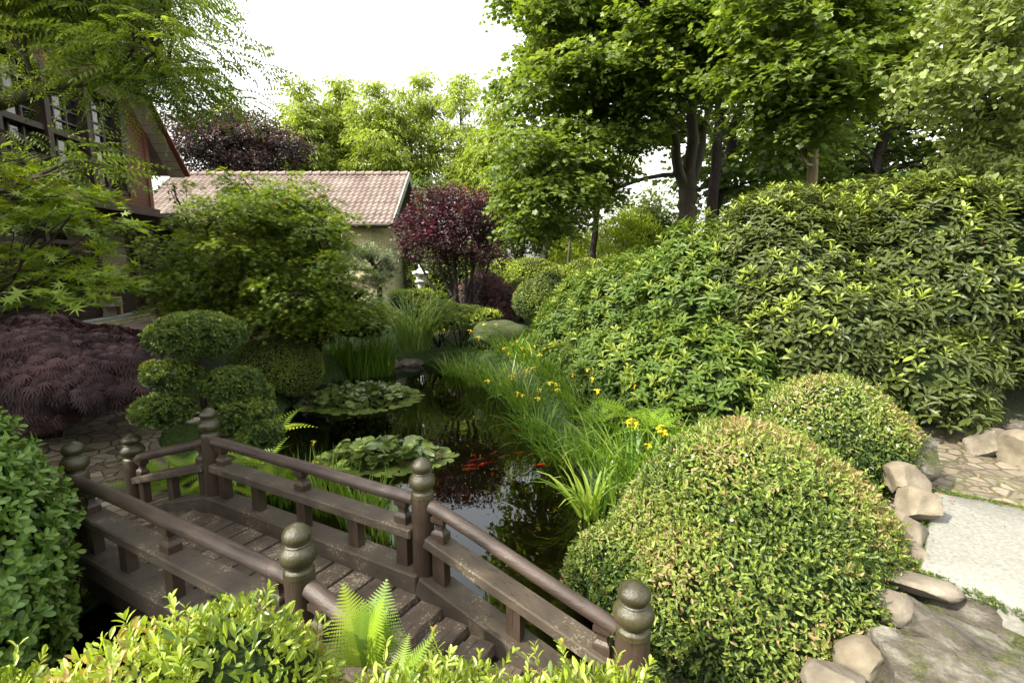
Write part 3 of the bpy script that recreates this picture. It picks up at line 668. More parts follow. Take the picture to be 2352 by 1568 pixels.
slab_poly('granite_slab', [(2.84, 3.20), (3.92, 4.38), (5.1, 3.55), (3.62, 2.0)], .77, .17, M['granite'], 'large flat speckled pale granite step slab beside the big clipped shrub', 'stone slab', 3, .006)
def prock(x, y, Y, r, seed, mat, label, seat=False, **k):
    c = pt(x, y, Y)
    if seat:
        g = g1(c[0], c[1])-.06; h = max(.06, (c[2]+r[2]*.5-g)/2); r = (r[0], r[1], h/.8); c[2] = g+h
    return rock('rock', c, r, seed, mat, label, **k)
prock(2085, 1048, 4.55, (.30, .28, .26), 11, M['mossrock'], 'dark rounded mossy rock under the small white-flowered shrub at the path edge')
prock(2078, 1105, 4.15, (.24, .20, .17), 12, M['stone_warm'], 'sandy faceted rock between the mossy rock and the rounded sandy boulder')
prock(2108, 1160, 3.9, (.20, .17, .16), 13, M['stone_warm'], 'rounded sandy boulder touching the upper left corner of the granite slab')
prock(2075, 1225, 3.62, (.22, .19, .20), 14, M['stone_warm'], 'pale sunlit sandy rock with moss left of the granite slab')
prock(2100, 1275, 3.42, (.14, .12, .10), 15, M['stone'], 'small grey round stone wedged against the left edge of the slab')
prock(2098, 1335, 3.12, (.26, .13, .085), 21, M['stone'], 'long flat-topped grey stone lying diagonally below the granite slab', rz=-.62, tilt=0, cuts=9, flat=.5, rough=.06)
prock(2040, 1398, 2.98, (.16, .13, .14), 17, M['stone'], 'small angular grey stone under the diagonal stone beside the shrub')
prock(2215, 1455, 2.72, (.46, .17, .12), 31, M['mossrock'], 'wide pale layered rock below the granite slab', seat=True, rz=-.85, flat=.8, cuts=8, rough=.22, sub=5)
prock(2270, 1400, 2.95, (.55, .15, .12), 33, M['mossrock'], 'dark mossy rock ledge directly under the granite slab', seat=True, rz=-.8, flat=.8, cuts=6, rough=.14, sub=5)
prock(2150, 1535, 2.42, (.42, .17, .13), 35, M['mossrock'], 'brown mossy rock ledge at the lower right corner of the view', seat=True, rz=-.8, flat=.8, cuts=6, rough=.2, sub=5)
prock(2300, 1560, 2.35, (.36, .2, .14), 36, M['mossrock'], 'lowest lichen spotted rock ledge at the bottom right', seat=True, rz=-.6, flat=.8, cuts=6, rough=.2, sub=5)
prock(1985, 1515, 2.62, (.17, .14, .12), 18, M['stone_warm'], 'round reddish brown stone half under the big shrub at the bottom', cuts=2)
prock(2040, 1490, 2.72, (.15, .13, .15), 19, M['stone'], 'upright brown stone behind the round reddish stone')
prock(1930, 1565, 2.45, (.2, .16, .12), 20, M['stone'], 'grey brown stone at the bottom edge under the big shrub')
prock(2280, 1022, 5.3, (.27, .22, .2), 41, M['stone'], 'grey brown angular rock at the far end of the cobbled path')
prock(2345, 985, 5.7, (.42, .3, .2), 42, M['mossrock'], 'flat mossy rock behind the angular rock at the right edge', seat=True, flat=.7)
prock(2350, 1040, 5.0, (.2, .28, .24), 43, M['stone_warm'], 'pale yellow lichen block at the right edge of the path', cuts=9)
# pond edge stones
rock('rock', (*atz(948, 838)[:2], .06), (.42, .25, .2), 51, M['stone'], 'grey stone at the far end of the pond')
rock('rock', (*atz(902, 842)[:2], .04), (.3, .2, .16), 52, M['stone'], 'low brown stone left of the grey stone at the far end of the pond')
prock(1150, 750, 13.2, (.85, .5, .2), 53, M['moundrock'], 'broad rounded moss covered stone behind the irises', seat=True, cuts=3, rough=.12)
prock(885, 842, 13.4, (.2, .2, .18), 54, M['stone'], 'small shaded stone beside the tall reeds at the far pond end')
rock('rock', (.98, 4.35, .08), (.16, .16, .15), 55, M['stone_warm'], 'small ochre stone at the waterline below the big clipped shrub')
prock(1398, 1105, 6.2, (.18, .2, .22), 56, M['stone'], 'pale stone hidden among the iris leaves on the right bank')
prock(445, 962, 7.8, (.22, .18, .12), 57, M['bench'], 'low grey lantern foot stone behind the bridge post')

# ------------------------------------------------------------------ bridge
BU = nrm(A([.876, -.48, 0])); BW = nrm(A([.48, .876, 0])); UZ = A([0, 0, 1.0])
P3 = A([-.6175, 3.25, 0]); ML = 2.48; SL = 1.48; BWID = 1.0
bridge = thing('garden_bridge', 'brown wooden arched garden bridge with round handrails and onion-capped posts over the pond', 'bridge', (P3+BU*(-ML/2)-BW*.5+A([0, 0, .5])))
def bp(s, w, z):      # s along from P3 (positive = right), w = 0 far rail, -1 near rail
    return P3+BU*s+BW*w+UZ*z
DROP = .47
def zoff(s):
    if s > 0: return -DROP*s/SL
    if s < -ML: return -DROP*(-ML-s)/SL
    return 0.0
def cap(c, r, seed):
    k = r/.08
    prof = [(r*1.0, -.002), (r*1.02, .010), (r*.97, .018), (r*.985, .026), (r*.95, .034), (r*.80, .044), (r*.78, .058), (r*.98, .068), (r*1.14, .085), (r*1.19, .108), (r*1.13, .132), (r*.98, .150),
            (r*.84, .158), (r*.80, .164), (r*.84, .170), (r*.76, .176), (r*.83, .186), (r*.93, .202), (r*.95, .216), (r*.86, .236), (r*.62, .256), (r*.32, .270), (r*.08, .277), (.001, .278)]
    kk = .28/.278 if r < .09 else 1.12
    return [(a, b*kk) for (a, b) in prof]
posts = []
RP = .077
for (s, w, zt, r) in ((0, 0, 1.55, RP), (0, -1, 1.55, RP), (-ML, 0, 1.55, RP), (-ML, -1, 1.55, RP), (SL, 0, 1.115, .098), (SL, -1, 1.115, .098), (-ML-SL, 0, 1.06, .098), (-ML-SL, -1, 1.06, .098)):
    capH = .28*(1 if r < .09 else 1.12); z0 = zoff(s)+.60 if abs(s) < .01 or abs(s+ML) < .01 else -.15
    m = MB(); zs = zt-capH
    m.lathe(bp(s, w, 0), [(r*.98, z0-.05), (r, z0+.02), (r, zs-.012), (r*.985, zs)], 28)
    p = m.build('post', M['post'], bridge, smooth=True)
    mc = MB(); mc.lathe(bp(s, w, zs), cap(None, r, 0), 32)
    co = mc.build('post_cap', M['cap'], None, smooth=True); co.location = (0, 0, 0)
    co.data.transform(__import__('mathutils').Matrix.Translation(tuple(-org(bridge)))); co.parent = p
HR = 1.235      # handrail centre
MR = 1.0        # centre of the flat middle rail
CB = .645       # centre of kerb beam
def baluster(m, c, z0, z1, carve=True):
    """carved block: wide foot, notched waist, wide head; seen side-on along the rail"""
    h = z1-z0; wd = .035
    prof = [(0, .052), (.30, .052), (.36, .047), (.46, .030), (.60, .027), (.72, .036), (.80, .052), (1, .052)] if carve else [(0, .05), (1, .05)]
    P = []; F = []
    for (t, a) in prof:
        for (i, j) in ((-1, -1), (1, -1), (1, 1), (-1, 1)): P.append(c+BU*(a*i)+BW*(wd*j if not carve else a*.82*j)+UZ*(z0+h*t))
    n = len(prof)
    for k in range(n-1):
        for i in range(4): F.append((k*4+i, k*4+(i+1) % 4, (k+1)*4+(i+1) % 4, (k+1)*4+i))
    F += [(3, 2, 1, 0), tuple((n-1)*4+i for i in range(4))]
    m.add(P, F)
for w in (0, -1):
    secs = [(-ML+RP*.9, -RP*.9), (RP*.9, SL-.09), (-ML-SL+.09, -ML-RP*.9)]
    for (a, b) in secs:
        # round handrail, slightly crooked
        n = 12; ss = np.linspace(a, b, n); pts = [bp(s, w+.006*math.sin(s*3), HR+zoff(s)+.004*math.sin(s*5+w)) for s in ss]
        m = MB(); m.tube(pts, .046, 18); m.build('handrail', M['rail'], bridge, smooth=True)
        m = MB(); m.beam(bp(a-.01, w, MR+zoff(a)), bp(b+.01, w, MR+zoff(b)), .165, .075, bev=.01); m.build('middle_rail', M['mossyrail'], bridge)
        m = MB(); e0 = RP*.9 if a > -1 or True else 0
        a2, b2 = (a-RP*.9 if a > -ML-SL+.2 else a-.1), (b+RP*.9 if b < SL-.2 else b+.1)
        m.beam(bp(a2, w, CB+zoff(a2)), bp(b2, w, CB+zoff(b2)), .20, .15, bev=.012); m.build('kerb_beam', M['mossyrail'], bridge)
        # carved struts and stubs
        L = b-a
        for f in ((0.045, .5, .955) if abs(L) > 1.6 else (.06, .94)):
            s = a+L*f; m = MB(); baluster(m, bp(s, w, 0), MR+.035+zoff(s), HR-.03+zoff(s)); m.build('strut', M['post'], bridge)
        for f in ((0.045, .25, .5, .75, .955) if abs(L) > 1.6 else (.06, .5, .94)):
            s = a+L*f; m = MB(); baluster(m, bp(s, w, 0), CB+.07+zoff(s), MR-.035+zoff(s), False); m.build('stub', M['post'], bridge)
    # outer girder under the kerb
    for (a, b) in ((-ML-.0, 0), (0.0, SL), (-ML-SL, -ML)):
        m = MB(); ww = w+(-.02 if w else .02); m.beam(bp(a, ww, .50+zoff(a)), bp(b, ww, .50+zoff(b)), .13, .13, bev=.01); m.build('girder', M['darkwood'], bridge)
# deck planks
rr = random.Random(5); s = -ML-SL+.04; 
def plank(s0, s1, z, th=.055):
    m = MB(); j = lambda q: rr.uniform(-q, q)
    V = []; nW = 9; 
    for k in range(nW):
        w = -.93+.86*k/(nW-1); 
        e0 = s0+.006+.004*mnoise.noise(Vector((w*6, s0*9, 0))); e1 = s1-.010+.005*mnoise.noise(Vector((w*6, s0*9, 4)))
        zz = z+.003*mnoise.noise(Vector((w*3, s0*5, 9)))
        V += [bp(e0+.006, w, zz-.004), bp(e0+.014, w, zz), bp(e1-.014, w, zz+j(.0015)), bp(e1-.006, w, zz-.004), bp(e1, w, zz-th), bp(e0, w, zz-th)]
    F = []
    for k in range(nW-1):
        for i in range(6): F.append((k*6+i, (k+1)*6+i, (k+1)*6+(i+1) % 6, k*6+(i+1) % 6))
    F += [(0, 1, 2, 3, 4, 5), tuple((nW-1)*6+i for i in (5, 4, 3, 2, 1, 0))]
    m.add(V, F); m.build('plank', M['plank'], bridge)
pw = .205
n = 12
for k in range(n): plank(-ML+.02+k*ML/n, -ML+.02+(k+1)*ML/n, .585+rr.uniform(-.003, .003))
zr = .575
for k in range(7):
    plank(.03+k*pw, .03+(k+1)*pw, .56-.05*k-(.05 if k > 2 else 0)-(.05 if k > 3 else 0), .07)
for k in range(7):
    plank(-ML-.01-(k+1)*pw, -ML-.01-k*pw, .55-.06*k, .07)
# ------------------------------------------------------------------ tile roofed brick building
TX0, TX1 = -15.2, -4.62
YE, YR, ZE, ZR = 19.9, 23.3, 2.85+ (605-516)/1150*19.9*1.005, 2.85+(605-413)/1150*23.3*1.01
annex = thing('brick_building', 'low pale yellow brick building with a terracotta pantile roof and rounded corner', 'building', (-9, 22, 1.1))
cols = 44; per = 6; rows = 13; V = []; F = []
pitch = (TX1-TX0)/cols
nu = cols*per+1
for r in range(rows+1):
    for half in (0, 1):
        if r == rows and half: break
        t = (r+ (.985 if half else 0))/rows
        for k in range(nu):
            u = k/per; ph = u-math.floor(u)
            hump = .045*max(0, math.cos((ph-.3)*2*math.pi*.9))**1 if ph < .62 else -.012
            z = ZR+(ZE-ZR)*t+hump+(.038*half); y = YR+(YE-YR)*t-.01*half
            x = TX0+(TX1-TX0)*k/(nu-1)
            V.append((x, y, z))
R_ = len(V)//nu
for r in range(R_-1):
    for k in range(nu-1): F.append((r*nu+k, r*nu+k+1, (r+1)*nu+k+1, (r+1)*nu+k))
m = MB(); m.add(V, F); m.add([(TX0, YR, ZR-.02), (TX1, YR, ZR-.02), (TX1, YR+3.4, ZE), (TX0, YR+3.4, ZE)], [(0, 1, 2, 3)])
roof = m.build('roof', M['tile'], annex)
m = MB()
for k in range(27):
    x = TX0+.39*k; m.tube([(x, YR, ZR+.035), (x+.2, YR, ZR+.045), (x+.41, YR, ZR+.06)], [.1, .105, .125], 10)
rt = m.build('ridge_tiles', M['tile'], None, smooth=True); rt.data.transform(__import__('mathutils').Matrix.Translation(tuple(-org(annex)))); rt.parent = roof
m = MB(); m.beam((TX1+.04, YR, ZR+.02), (TX1+.04, YE-.05, ZE+.01), .05, .26, bev=.005); m.build('verge_board', M['concretetrim'], annex)
m = MB(); m.beam((TX1+.0, YR, ZR-.02), (TX1-.0, YR+3.4, ZE-.02), .05, .22, bev=.005); m.build('verge_board', M['concretetrim'], annex)
m = MB(); m.tube([(TX0, YE-.06, ZE-.05), (TX1-.1, YE-.06, ZE-.05)], .06, 8); m.build('gutter', M['gutter'], annex, smooth=True)
m = MB(); m.abox(TX0, TX1-.25, YE+.02, YE+.7, ZE-.14, ZE-.09); m.build('soffit', M['darkwood'], annex)
# wall with rounded right corner, built with lengthwise UV
path_ = [(-15, 20.75), (-9.2, 20.75)]
WY = 20.6
wall_pts = [(-15.0, WY)] + [(-7.0, WY)] + [(-6.9+ (i/12)*.0, WY) for i in range(0)]
cx_, cy_, rad_ = -6.15, WY+1.35, 1.42
arc = [(cx_+rad_*math.sin(a), cy_-rad_*math.cos(a)) for a in np.linspace(-.35, math.pi/2, 22)]
wall_pts = [(-15.0, WY+.12), (-7.35, WY+.12), (-6.85, WY+.05)] + arc + [(arc[-1][0], 25.5)]
L_ = [0]
for i in range(1, len(wall_pts)): L_.append(L_[-1]+math.dist(wall_pts[i-1], wall_pts[i]))
def strip(pts, Ls, z0, z1, name, mat, parent):
    V = []; lo = []; uv = []
    for i, (p, l) in enumerate(zip(pts, Ls)):
        V += [(p[0], p[1], z0), (p[0], p[1], z1)]
    for i in range(len(pts)-1):
        f = (2*i, 2*i+2, 2*i+3, 2*i+1); lo += f; uv += [(Ls[i], z0), (Ls[i+1], z0), (Ls[i+1], z1), (Ls[i], z1)]
    k = len(pts)-1
    me = raw_mesh(name, A(V)-org(parent), lo, np.arange(k)*4, np.full(k, 4), [mat], None, None, uv, False)
    return obj_from(name, me, parent)
zt_ = ZE-.08
strip(wall_pts[2:], L_[2:], .9, zt_, 'wall', M['brick'], annex)
strip(wall_pts[:2]+[wall_pts[2]], L_[:3], .9, 2.6, 'lower_wall', M['darkwood'], annex)  # left brick wall, here and above, coloured dark instead of pale
strip([wall_pts[0], (-8.6, WY+.12)], [0, 6.4], 2.6, zt_, 'dark_left_wall', M['darkwood'], annex)
m = MB(); m.abox(-8.6, -7.0, WY+.3, WY+.36, 2.6, zt_); wpane = m.build('window', M['glass'], annex)
m = MB(); m.abox(-8.6, -6.95, WY+.1, WY+.3, 2.56, 2.6); m.abox(-7.85, -7.79, WY+.2, WY+.3, 2.6, zt_); m.abox(-8.6, -8.52, WY+.1, WY+.3, 2.6, zt_)
wf = m.build('window_frame', M['darkwood'], None); wf.data.transform(__import__('mathutils').Matrix.Translation(tuple(-org(annex)))); wf.parent = wpane
# stacked timber by the wall foot
st = thing('timber_stack', 'low stack of weathered brown boards at the foot of the pale brick wall', 'board stack', (-5.3, 18.4, 1.2))
for k in range(5):
    m = MB(); m.abox(-6.4+.05*(k % 2), -4.6-.08*k, 18.2, 18.6, 1.95+.07*k, 2.0+.07*k, bev=.005); m.build('board', M['plank'], st)
m = MB(); m.abox(-6.2, -6.1, 18.25, 18.55, 1.0, 1.95); m.abox(-4.9, -4.8, 18.25, 18.55, 1.0, 1.95); m.build('support', M['darkwood'], st)

# ------------------------------------------------------------------ brown timber house
FD = nrm(A([-.127, 1.0, 0]))       # direction of the facade, going away
FN = A([FD[1], -FD[0], 0])         # outward normal, facing the garden
FC = A([-9.78, 14.0, 0])           # far corner of the upper storey
house = thing('timber_house', 'red-brown weatherboarded house with grid windows above a glazed ground floor', 'house', (-10.5, 11, 1.45))
def fp(s, o, z): return FC-FD*s+FN*o+UZ*z      # s = distance from far corner towards the viewer, o = outward
ZB = 4.32; ZTOP = 9.6
def fquad(m, s0, s1, z0, z1, o=0.0, mi=0): return m.add([fp(s0, o, z0), fp(s1, o, z0), fp(s1, o, z1), fp(s0, o, z1)], [(0, 1, 2, 3)], mi)
def fbox(m, s0, s1, o0, o1, z0, z1, mi=0, bev=.004):
    return m.box(fp((s0+s1)/2, (o0+o1)/2, (z0+z1)/2), FD, FN, UZ, abs(s1-s0)/2, abs(o1-o0)/2, abs(z1-z0)/2, mi, bev)
def rake(s): return 5.35+.95*(min(s, 7.6-s if s > 3.8 else s)+1.0)      # roof line height over the wall: climbs towards the viewer
# gable wall with window opening between s = 1.05 and 9
m = MB(); W0, W1, WZ0, WZ1 = 1.05, 8.2, 4.62, 6.72
ks = [0, W0]
m.add([fp(0, 0, ZB), fp(W0, 0, ZB), fp(W0, 0, rake(W0)), fp(0, 0, rake(0))], [(0, 1, 2, 3)])
m.add([fp(W1+.07, 0, WZ0), fp(12, 0, WZ0), fp(12, 0, 4.9), fp(W1+.07, 0, 5.9)], [(0, 1, 2, 3)])
m.add([fp(W0, 0, ZB), fp(12, 0, ZB), fp(12, 0, WZ0), fp(W0, 0, WZ0)], [(0, 1, 2, 3)])
m.add([fp(W0, 0, WZ1), fp(W1+.2, 0, WZ1), fp(6.9, 0, 6.95), fp(3.8, 0, rake(3.8)), fp(W0, 0, rake(W0)), ], [(0, 1, 2, 3, 4)])
m.add([fp(0, 0, ZB), fp(0, 0, rake(0)), fp(0, -7, rake(0)), fp(0, -7, ZB)], [(0, 1, 2, 3)])
m.build('wall', M['siding'], house)
m = MB(); fbox(m, -.06, .1, -.1, .035, ZB-.02, rake(0)); m.build('corner_board', M['redtrim'], house)
# window band
wb = MB(); fquad(wb, W0, W1, WZ0, WZ1, -.16); win = wb.build('window', M['glass'], house)
m = MB()
nb = 6; bw = (W1-W0)/nb
for i in range(nb+1): fbox(m, W0+i*bw-.07, W0+i*bw+.07, -.16, .07, WZ0-.02, WZ1+.02)
fbox(m, W0, W1, -.16, .05, WZ0-.07, WZ0); fbox(m, W0, W1, -.16, .05, WZ1, WZ1+.08)
fbox(m, W0, W1, -.158, .02, WZ0+.86, WZ0+.98)
fr = m.build('window_frame', M['darkwood'], None)
m = MB()
for i in range(nb):
    for j in (1, 2):
        s_ = W0+i*bw+.07+(bw-.14)*j/3; fbox(m, s_-.016, s_+.016, -.15, -.11, WZ0, WZ1, bev=0)
    for z in (WZ0+.29, WZ0+.58, WZ0+1.22, WZ0+1.47, WZ0+1.76): fbox(m, W0+i*bw+.07, W0+(i+1)*bw-.07, -.149, -.112, z-.016, z+.016, bev=0)
mu = m.build('window_bars', M['muntin'], None)
TR = __import__('mathutils').Matrix.Translation(tuple(-org(house)))
for q in (fr, mu): q.data.transform(TR); q.parent = win
m = MB(); fbox(m, W0-.16, W0-.07, -.02, .05, WZ0-.1, WZ1+.1); fbox(m, W0-.16, W1, -.02, .045, WZ1+.08, WZ1+.2); m.build('window_surround', M['redtrim'], house)
# roof: slope rising towards the viewer, with verge and pale soffit
m = MB()
m.add([fp(-1.1, .42, rake(-1.1)+.1), fp(3.8, .42, rake(3.8)+.1), fp(3.8, -7, rake(3.8)+.1), fp(-1.1, -7, rake(-1.1)+.1)], [(0, 1, 2, 3)])
m.add([fp(-1.1, .42, rake(-1.1)+.22), fp(3.8, .42, rake(3.8)+.22), fp(3.8, -7, rake(3.8)+.22), fp(-1.1, -7, rake(-1.1)+.22)], [(3, 2, 1, 0)])
m.add([fp(3.8, .42, rake(3.8)+.1), fp(9.8, .42, rake(9.8)+.1), fp(9.8, -7, rake(9.8)+.1), fp(3.8, -7, rake(3.8)+.1)], [(0, 1, 2, 3)])
rf = m.build('roof', M['tile'], house)
m = MB(); m.beam(fp(-1.12, .41, rake(-1.12)+.13), fp(3.8, .41, rake(3.8)+.13), .05, .26, up=FN); 
vb = m.build('verge_board', M['redtrim'], None); vb.data.transform(TR); vb.parent = rf
m = MB()
for k in range(24):
    s0 = -1.1+k*.2; m.box(fp(s0+.09, .2, rake(s0+.09)+.075), nrm(A(-FD)+UZ*.95), FN, nrm(np.cross(nrm(A(-FD)+UZ*.95), FN)), .125, .2, .008, 0, 0)
sf = m.build('soffit', M['soffit'], None); sf.data.transform(TR); sf.parent = rf
m = MB(); fbox(m, -.15, 12, -.3, .12, ZB-.12, ZB); fbox(m, -.2, 12, -.3, .3, ZB-.24, ZB-.14); fbox(m, -.1, 12, -.3, .2, ZB-.36, ZB-.26); m.build('cornice', M['darkwood'], house)
# glazed bay on the ground floor
TZ = 1.45
bayA = [fp(9.5, .25, 0), fp(4.4, .35, 0), A(list(pt(325, 718, 12.7)[:2])+[0.0]), A(list(pt(362, 704, 13.9)[:2])+[0.0]), fp(-1.2, .35, 0)]
pl_top = 1.65; bay_t = ZB-.36
def wallpiece(m, p, q, z0, z1, th, mi=0):
    d = nrm(q-p); n_ = A([d[1], -d[0], 0]); c = (p+q)/2; m.box((c[0], c[1], (z0+z1)/2), d, n_, UZ, np.linalg.norm(q-p)/2, th/2, (z1-z0)/2, mi, 0)
m = MB(); g = MB(); pn = MB(); br_pts = []; 
for i in range(4):
    p, q = bayA[i], bayA[i+1]; d = nrm(q-p)
    n_ = A([d[1], -d[0], 0])
    wallpiece(m, p, q, pl_top, pl_top+.55, .10); wallpiece(m, p-n_*-.012, q-n_*-.012, pl_top+.12, pl_top+.18, .11); wallpiece(m, p, q, bay_t-.16, bay_t, .12)
    wallpiece(m, p, q, bay_t-.72, bay_t-.64, .1)
    wallpiece(g, p, q, pl_top+.55, bay_t-.16, .012)
    L = np.linalg.norm(q-p); k = max(1, int(round(L/1.35)))
    for j in range(k+1):
        c = p+(q-p)*j/k; m.box((c[0], c[1], (pl_top+bay_t)/2), d, n_, UZ, .055, .075, (bay_t-pl_top)/2, 0, 0)
m.build('bay_frame', M['darkwood'], house)
m = MB(); g.build('bay_glass', M['clearglass'], house)
m = MB(); cc = [p.copy() for p in bayA]
out = []
for i, p in enumerate(bayA):
    a = bayA[max(0, i-1)]; b = bayA[min(4, i+1)]; d = nrm(b-a); n_ = A([d[1], -d[0], 0]); out.append(p+n_*(.26 if 0 < i < 4 else .2))
dense = []
for i in range(4):
    for t in np.linspace(0, 1, 8)[:-1]: dense.append(out[i]*(1-t)+out[i+1]*t)
dense.append(out[4]); dense = A(dense)
for _ in range(3): dense[1:-1] = (dense[:-2]+2*dense[1:-1]+dense[2:])/4
V = [tuple(p+UZ*(pl_top+.03)) for p in dense]+[tuple(p+UZ*(pl_top-.03)) for p in dense]+[tuple(fp(9.5-11*i/(len(dense)-1), -.4, pl_top+.03)) for i in range(len(dense))]
n = len(dense); m.add(V, [(i, i+1, n+i+1, n+i)[::-1] for i in range(n-1)]+[(i, i+1, 2*n+i+1, 2*n+i) for i in range(n-1)]); m.build('bay_sill', M['concretetrim'], house)
Ls = [0]
for i in range(1, n): Ls.append(Ls[-1]+np.linalg.norm(dense[i]-dense[i-1]))
strip([tuple(p[:2]) for p in (dense-A([0, 0, 0]))*1.0], Ls, TZ-.1, pl_top-.03, 'plinth', M['brick'], house)
# dim room behind the glass: back wall, floor, ceiling and pale furniture
m = MB(); m.add([fp(11, -3.2, 1.6), fp(-2, -3.2, 1.6), fp(-2, -3.2, 4.3), fp(11, -3.2, 4.3)], [(0, 1, 2, 3)]); m.add([fp(11, .1, 1.62), fp(-2, .1, 1.62), fp(-2, -3.2, 1.62), fp(11, -3.2, 1.62)], [(0, 1, 2, 3)])
m.add([fp(11, .6, 4.0), fp(-2, .6, 4.0), fp(-2, -3.2, 4.0), fp(11, -3.2, 4.0)], [(0, 1, 2, 3)]); m.add([fp(-1.0, .2, 1.6), fp(-1.0, -3.2, 1.6), fp(-1.0, -3.2, 4.3), fp(-1.0, .2, 4.3)], [(0, 1, 2, 3)]); m.build('room_shell', M['interior'], house)
def chair(c, rz, label):
    t = thing('wooden_chair', label, 'chair', c, 'pale wooden chairs behind the bay windows'); ca, sa = math.cos(rz), math.sin(rz)
    X = A([ca, sa, 0]); Y = A([-sa, ca, 0]); c = A(c, dtype=float)
    for i in (-1, 1):
        for j in (-1, 1):
            m = MB(); m.box(c+X*.2*i+Y*.2*j+UZ*(.22 if j < 0 else .45), X, Y, UZ, .022, .022, .22 if j < 0 else .45); m.build('leg', M['lightwood'], t)
    m = MB(); m.box(c+UZ*.45, X, Y, UZ, .23, .23, .02); m.build('seat', M['lightwood'], t)
    m = MB(); m.box(c+Y*.2+UZ*.85, X, Y, UZ, .22, .02, .05); m.box(c+Y*.2+UZ*.65, X, Y, UZ, .18, .015, .03); m.build('backrest', M['lightwood'], t)
cA = bayA[2]*.5+bayA[1]*.5
chair(tuple(fp(2.5, .1, 1.63)), 1.2, 'pale wooden chair behind the bay glass nearest the house corner')
chair(tuple(fp(4.6, -.3, 1.63)), .8, 'pale wooden chair behind the glass above the stone bench')
# terrace, edge and steps
m = MB()
tp = [(-18, 10.5), (-8.2, 10.5), (-7.6, 10.7), (-6.9, 10.8), (-6.6, 13), (-6.6, 19.6), (-18, 19.6)]
n = len(tp); m.add([(x, y, TZ) for x, y in tp]+[(x, y, .3) for x, y in tp], [tuple(range(n))]+[(i, n+i, n+(i+1) % n, (i+1) % n) for i in range(n)])
tag(m.build('terrace', M['paving']), kind='structure')
stp = thing('garden_steps', 'dark grey stone steps leading from the path up to the house terrace', 'steps', (-7.5, 10.4, .8))
for k in range(4):
    y0 = 10.62-.32*k; z = TZ-.155*(k+1)
    m = MB(); c = A([-7.55-.03*k, y0-.17, z-.02]); m.box(c+UZ*.0, (1, .08, 0), (-.08, 1, 0), UZ, .8, .2, .03, 0, .008); m.build('tread', M['kerbstone'], stp)
    m = MB(); m.box(c-UZ*.10, (1, .08, 0), (-.08, 1, 0), UZ, .78, .15, .07, 0, .0); m.build('riser', M['darkwood'], stp)
m = MB(); m.abox(-13, -8.45, 10.32, 10.56, TZ-.08, TZ+.035, bev=.01); m.abox(-13, -8.45, 10.2, 10.4, TZ-.3, TZ-.16, bev=.01); tag(m.build('coping', M['kerbstone']), kind='structure')
# stone bench on the terrace
b0 = pt(184, 697, 11.2); bz = TZ
bench = thing('stone_bench', 'plain grey stone bench on block legs in front of the glazed bay', 'bench', (b0[0], b0[1], bz))
m = MB(); m.box((b0[0], b0[1], b0[2]), (1, .03, 0), (-.03, 1, 0), UZ, .80, .2, .07, 0, .012); m.build('seat', M['bench'], bench)
for k in (-.5, .5):
    m = MB(); m.box((b0[0]+k, b0[1]+.02, (b0[2]-.08+bz)/2), (1, 0, 0), (0, 1, 0), UZ, .17, .15, (b0[2]-.08-bz)/2+.01, 0, .01); m.build('leg', M['bench'], bench)
# pots and slatted box by the terrace corner
p0 = pt(378, 690, 13.2)
pot = thing('flower_pot', 'terracotta pot of red geraniums on the terrace beside the bay window', 'flower pot', (p0[0], p0[1], TZ))
m = MB(); m.lathe((p0[0], p0[1], TZ), [(.13, 0), (.19, .3), (.21, .3), (.21, .35), (.18, .35), (.17, .31)], 18); m.build('pot', M['pot'], pot, smooth=True)
k = 500; q = sph(k); LBp = LB(); LBp.add('round', A([p0[0], p0[1], TZ+.6])+q*A([.36, .33, .3])*rng.random((k, 1))**.4, sph(k), q+A([0, 0, .7]), .09, .08, rng.random(k)); LBp.build('foliage', M['obovate'], pot)
k = 60; q = sph(k); LBp = LB(); LBp.add('round', A([p0[0], p0[1], TZ+.66])+q*A([.34, .3, .3])*.98, sph(k), q, .06, .05, rng.random(k)); LBp.build('blossom', M['redflower'], pot)
p1 = pt(364, 664, 13.9)
box = thing('slatted_planter', 'small white slatted planter box beside the bay window corner', 'planter', (p1[0], p1[1], TZ))
m = MB()
for k in range(6): m.abox(p1[0]-.22+k*.085, p1[0]-.16+k*.085, p1[1]-.15, p1[1]-.13, TZ, TZ+.62, bev=.004)
m.abox(p1[0]-.24, p1[0]+.3, p1[1]-.13, p1[1]-.11, TZ+.1, TZ+.16); m.abox(p1[0]-.24, p1[0]+.3, p1[1]-.13, p1[1]-.11, TZ+.45, TZ+.51); m.build('slats', M['whitepaint'], box)

# ------------------------------------------------------------------ pagoda lantern
lz = 2.85-(627-605)/1150*17.2; l0 = pt(966, 627, 17.2); lg = g1(l0[0], l0[1])
lan = thing('stone_lantern', 'pale stone garden lantern with flared roof and ball finial beside the purple tree', 'lantern', (l0[0], l0[1], lg))
def sq(m, c, prof, rz=.5, flare=None):
    P = []; n = len(prof)
    for (r, z) in prof:
        for k in range(16):
            a = rz+2*math.pi*k/16; q = max(abs(math.cos(a-rz)), abs(math.sin(a-rz))); rr_ = r/q**.8
            up = (flare or 0)*((1/q-1)) if r > .14 else 0
            P.append((c[0]+rr_*math.cos(a), c[1]+rr_*math.sin(a), c[2]+z+up))
    F = [(i*16+k, i*16+(k+1) % 16, (i+1)*16+(k+1) % 16, (i+1)*16+k) for i in range(n-1) for k in range(16)]+[tuple(reversed(range(16))), tuple((n-1)*16+k for k in range(16))]
    m.add(P, F)
c0 = A([l0[0], l0[1], lz])
m = MB(); sq(m, c0, [(.20, -.035), (.25, -.02), (.255, .005), (.20, .045), (.13, .09), (.08, .15), (.05, .17)], .4, .1); m.build('roof', M['palestone'], lan, smooth=True)
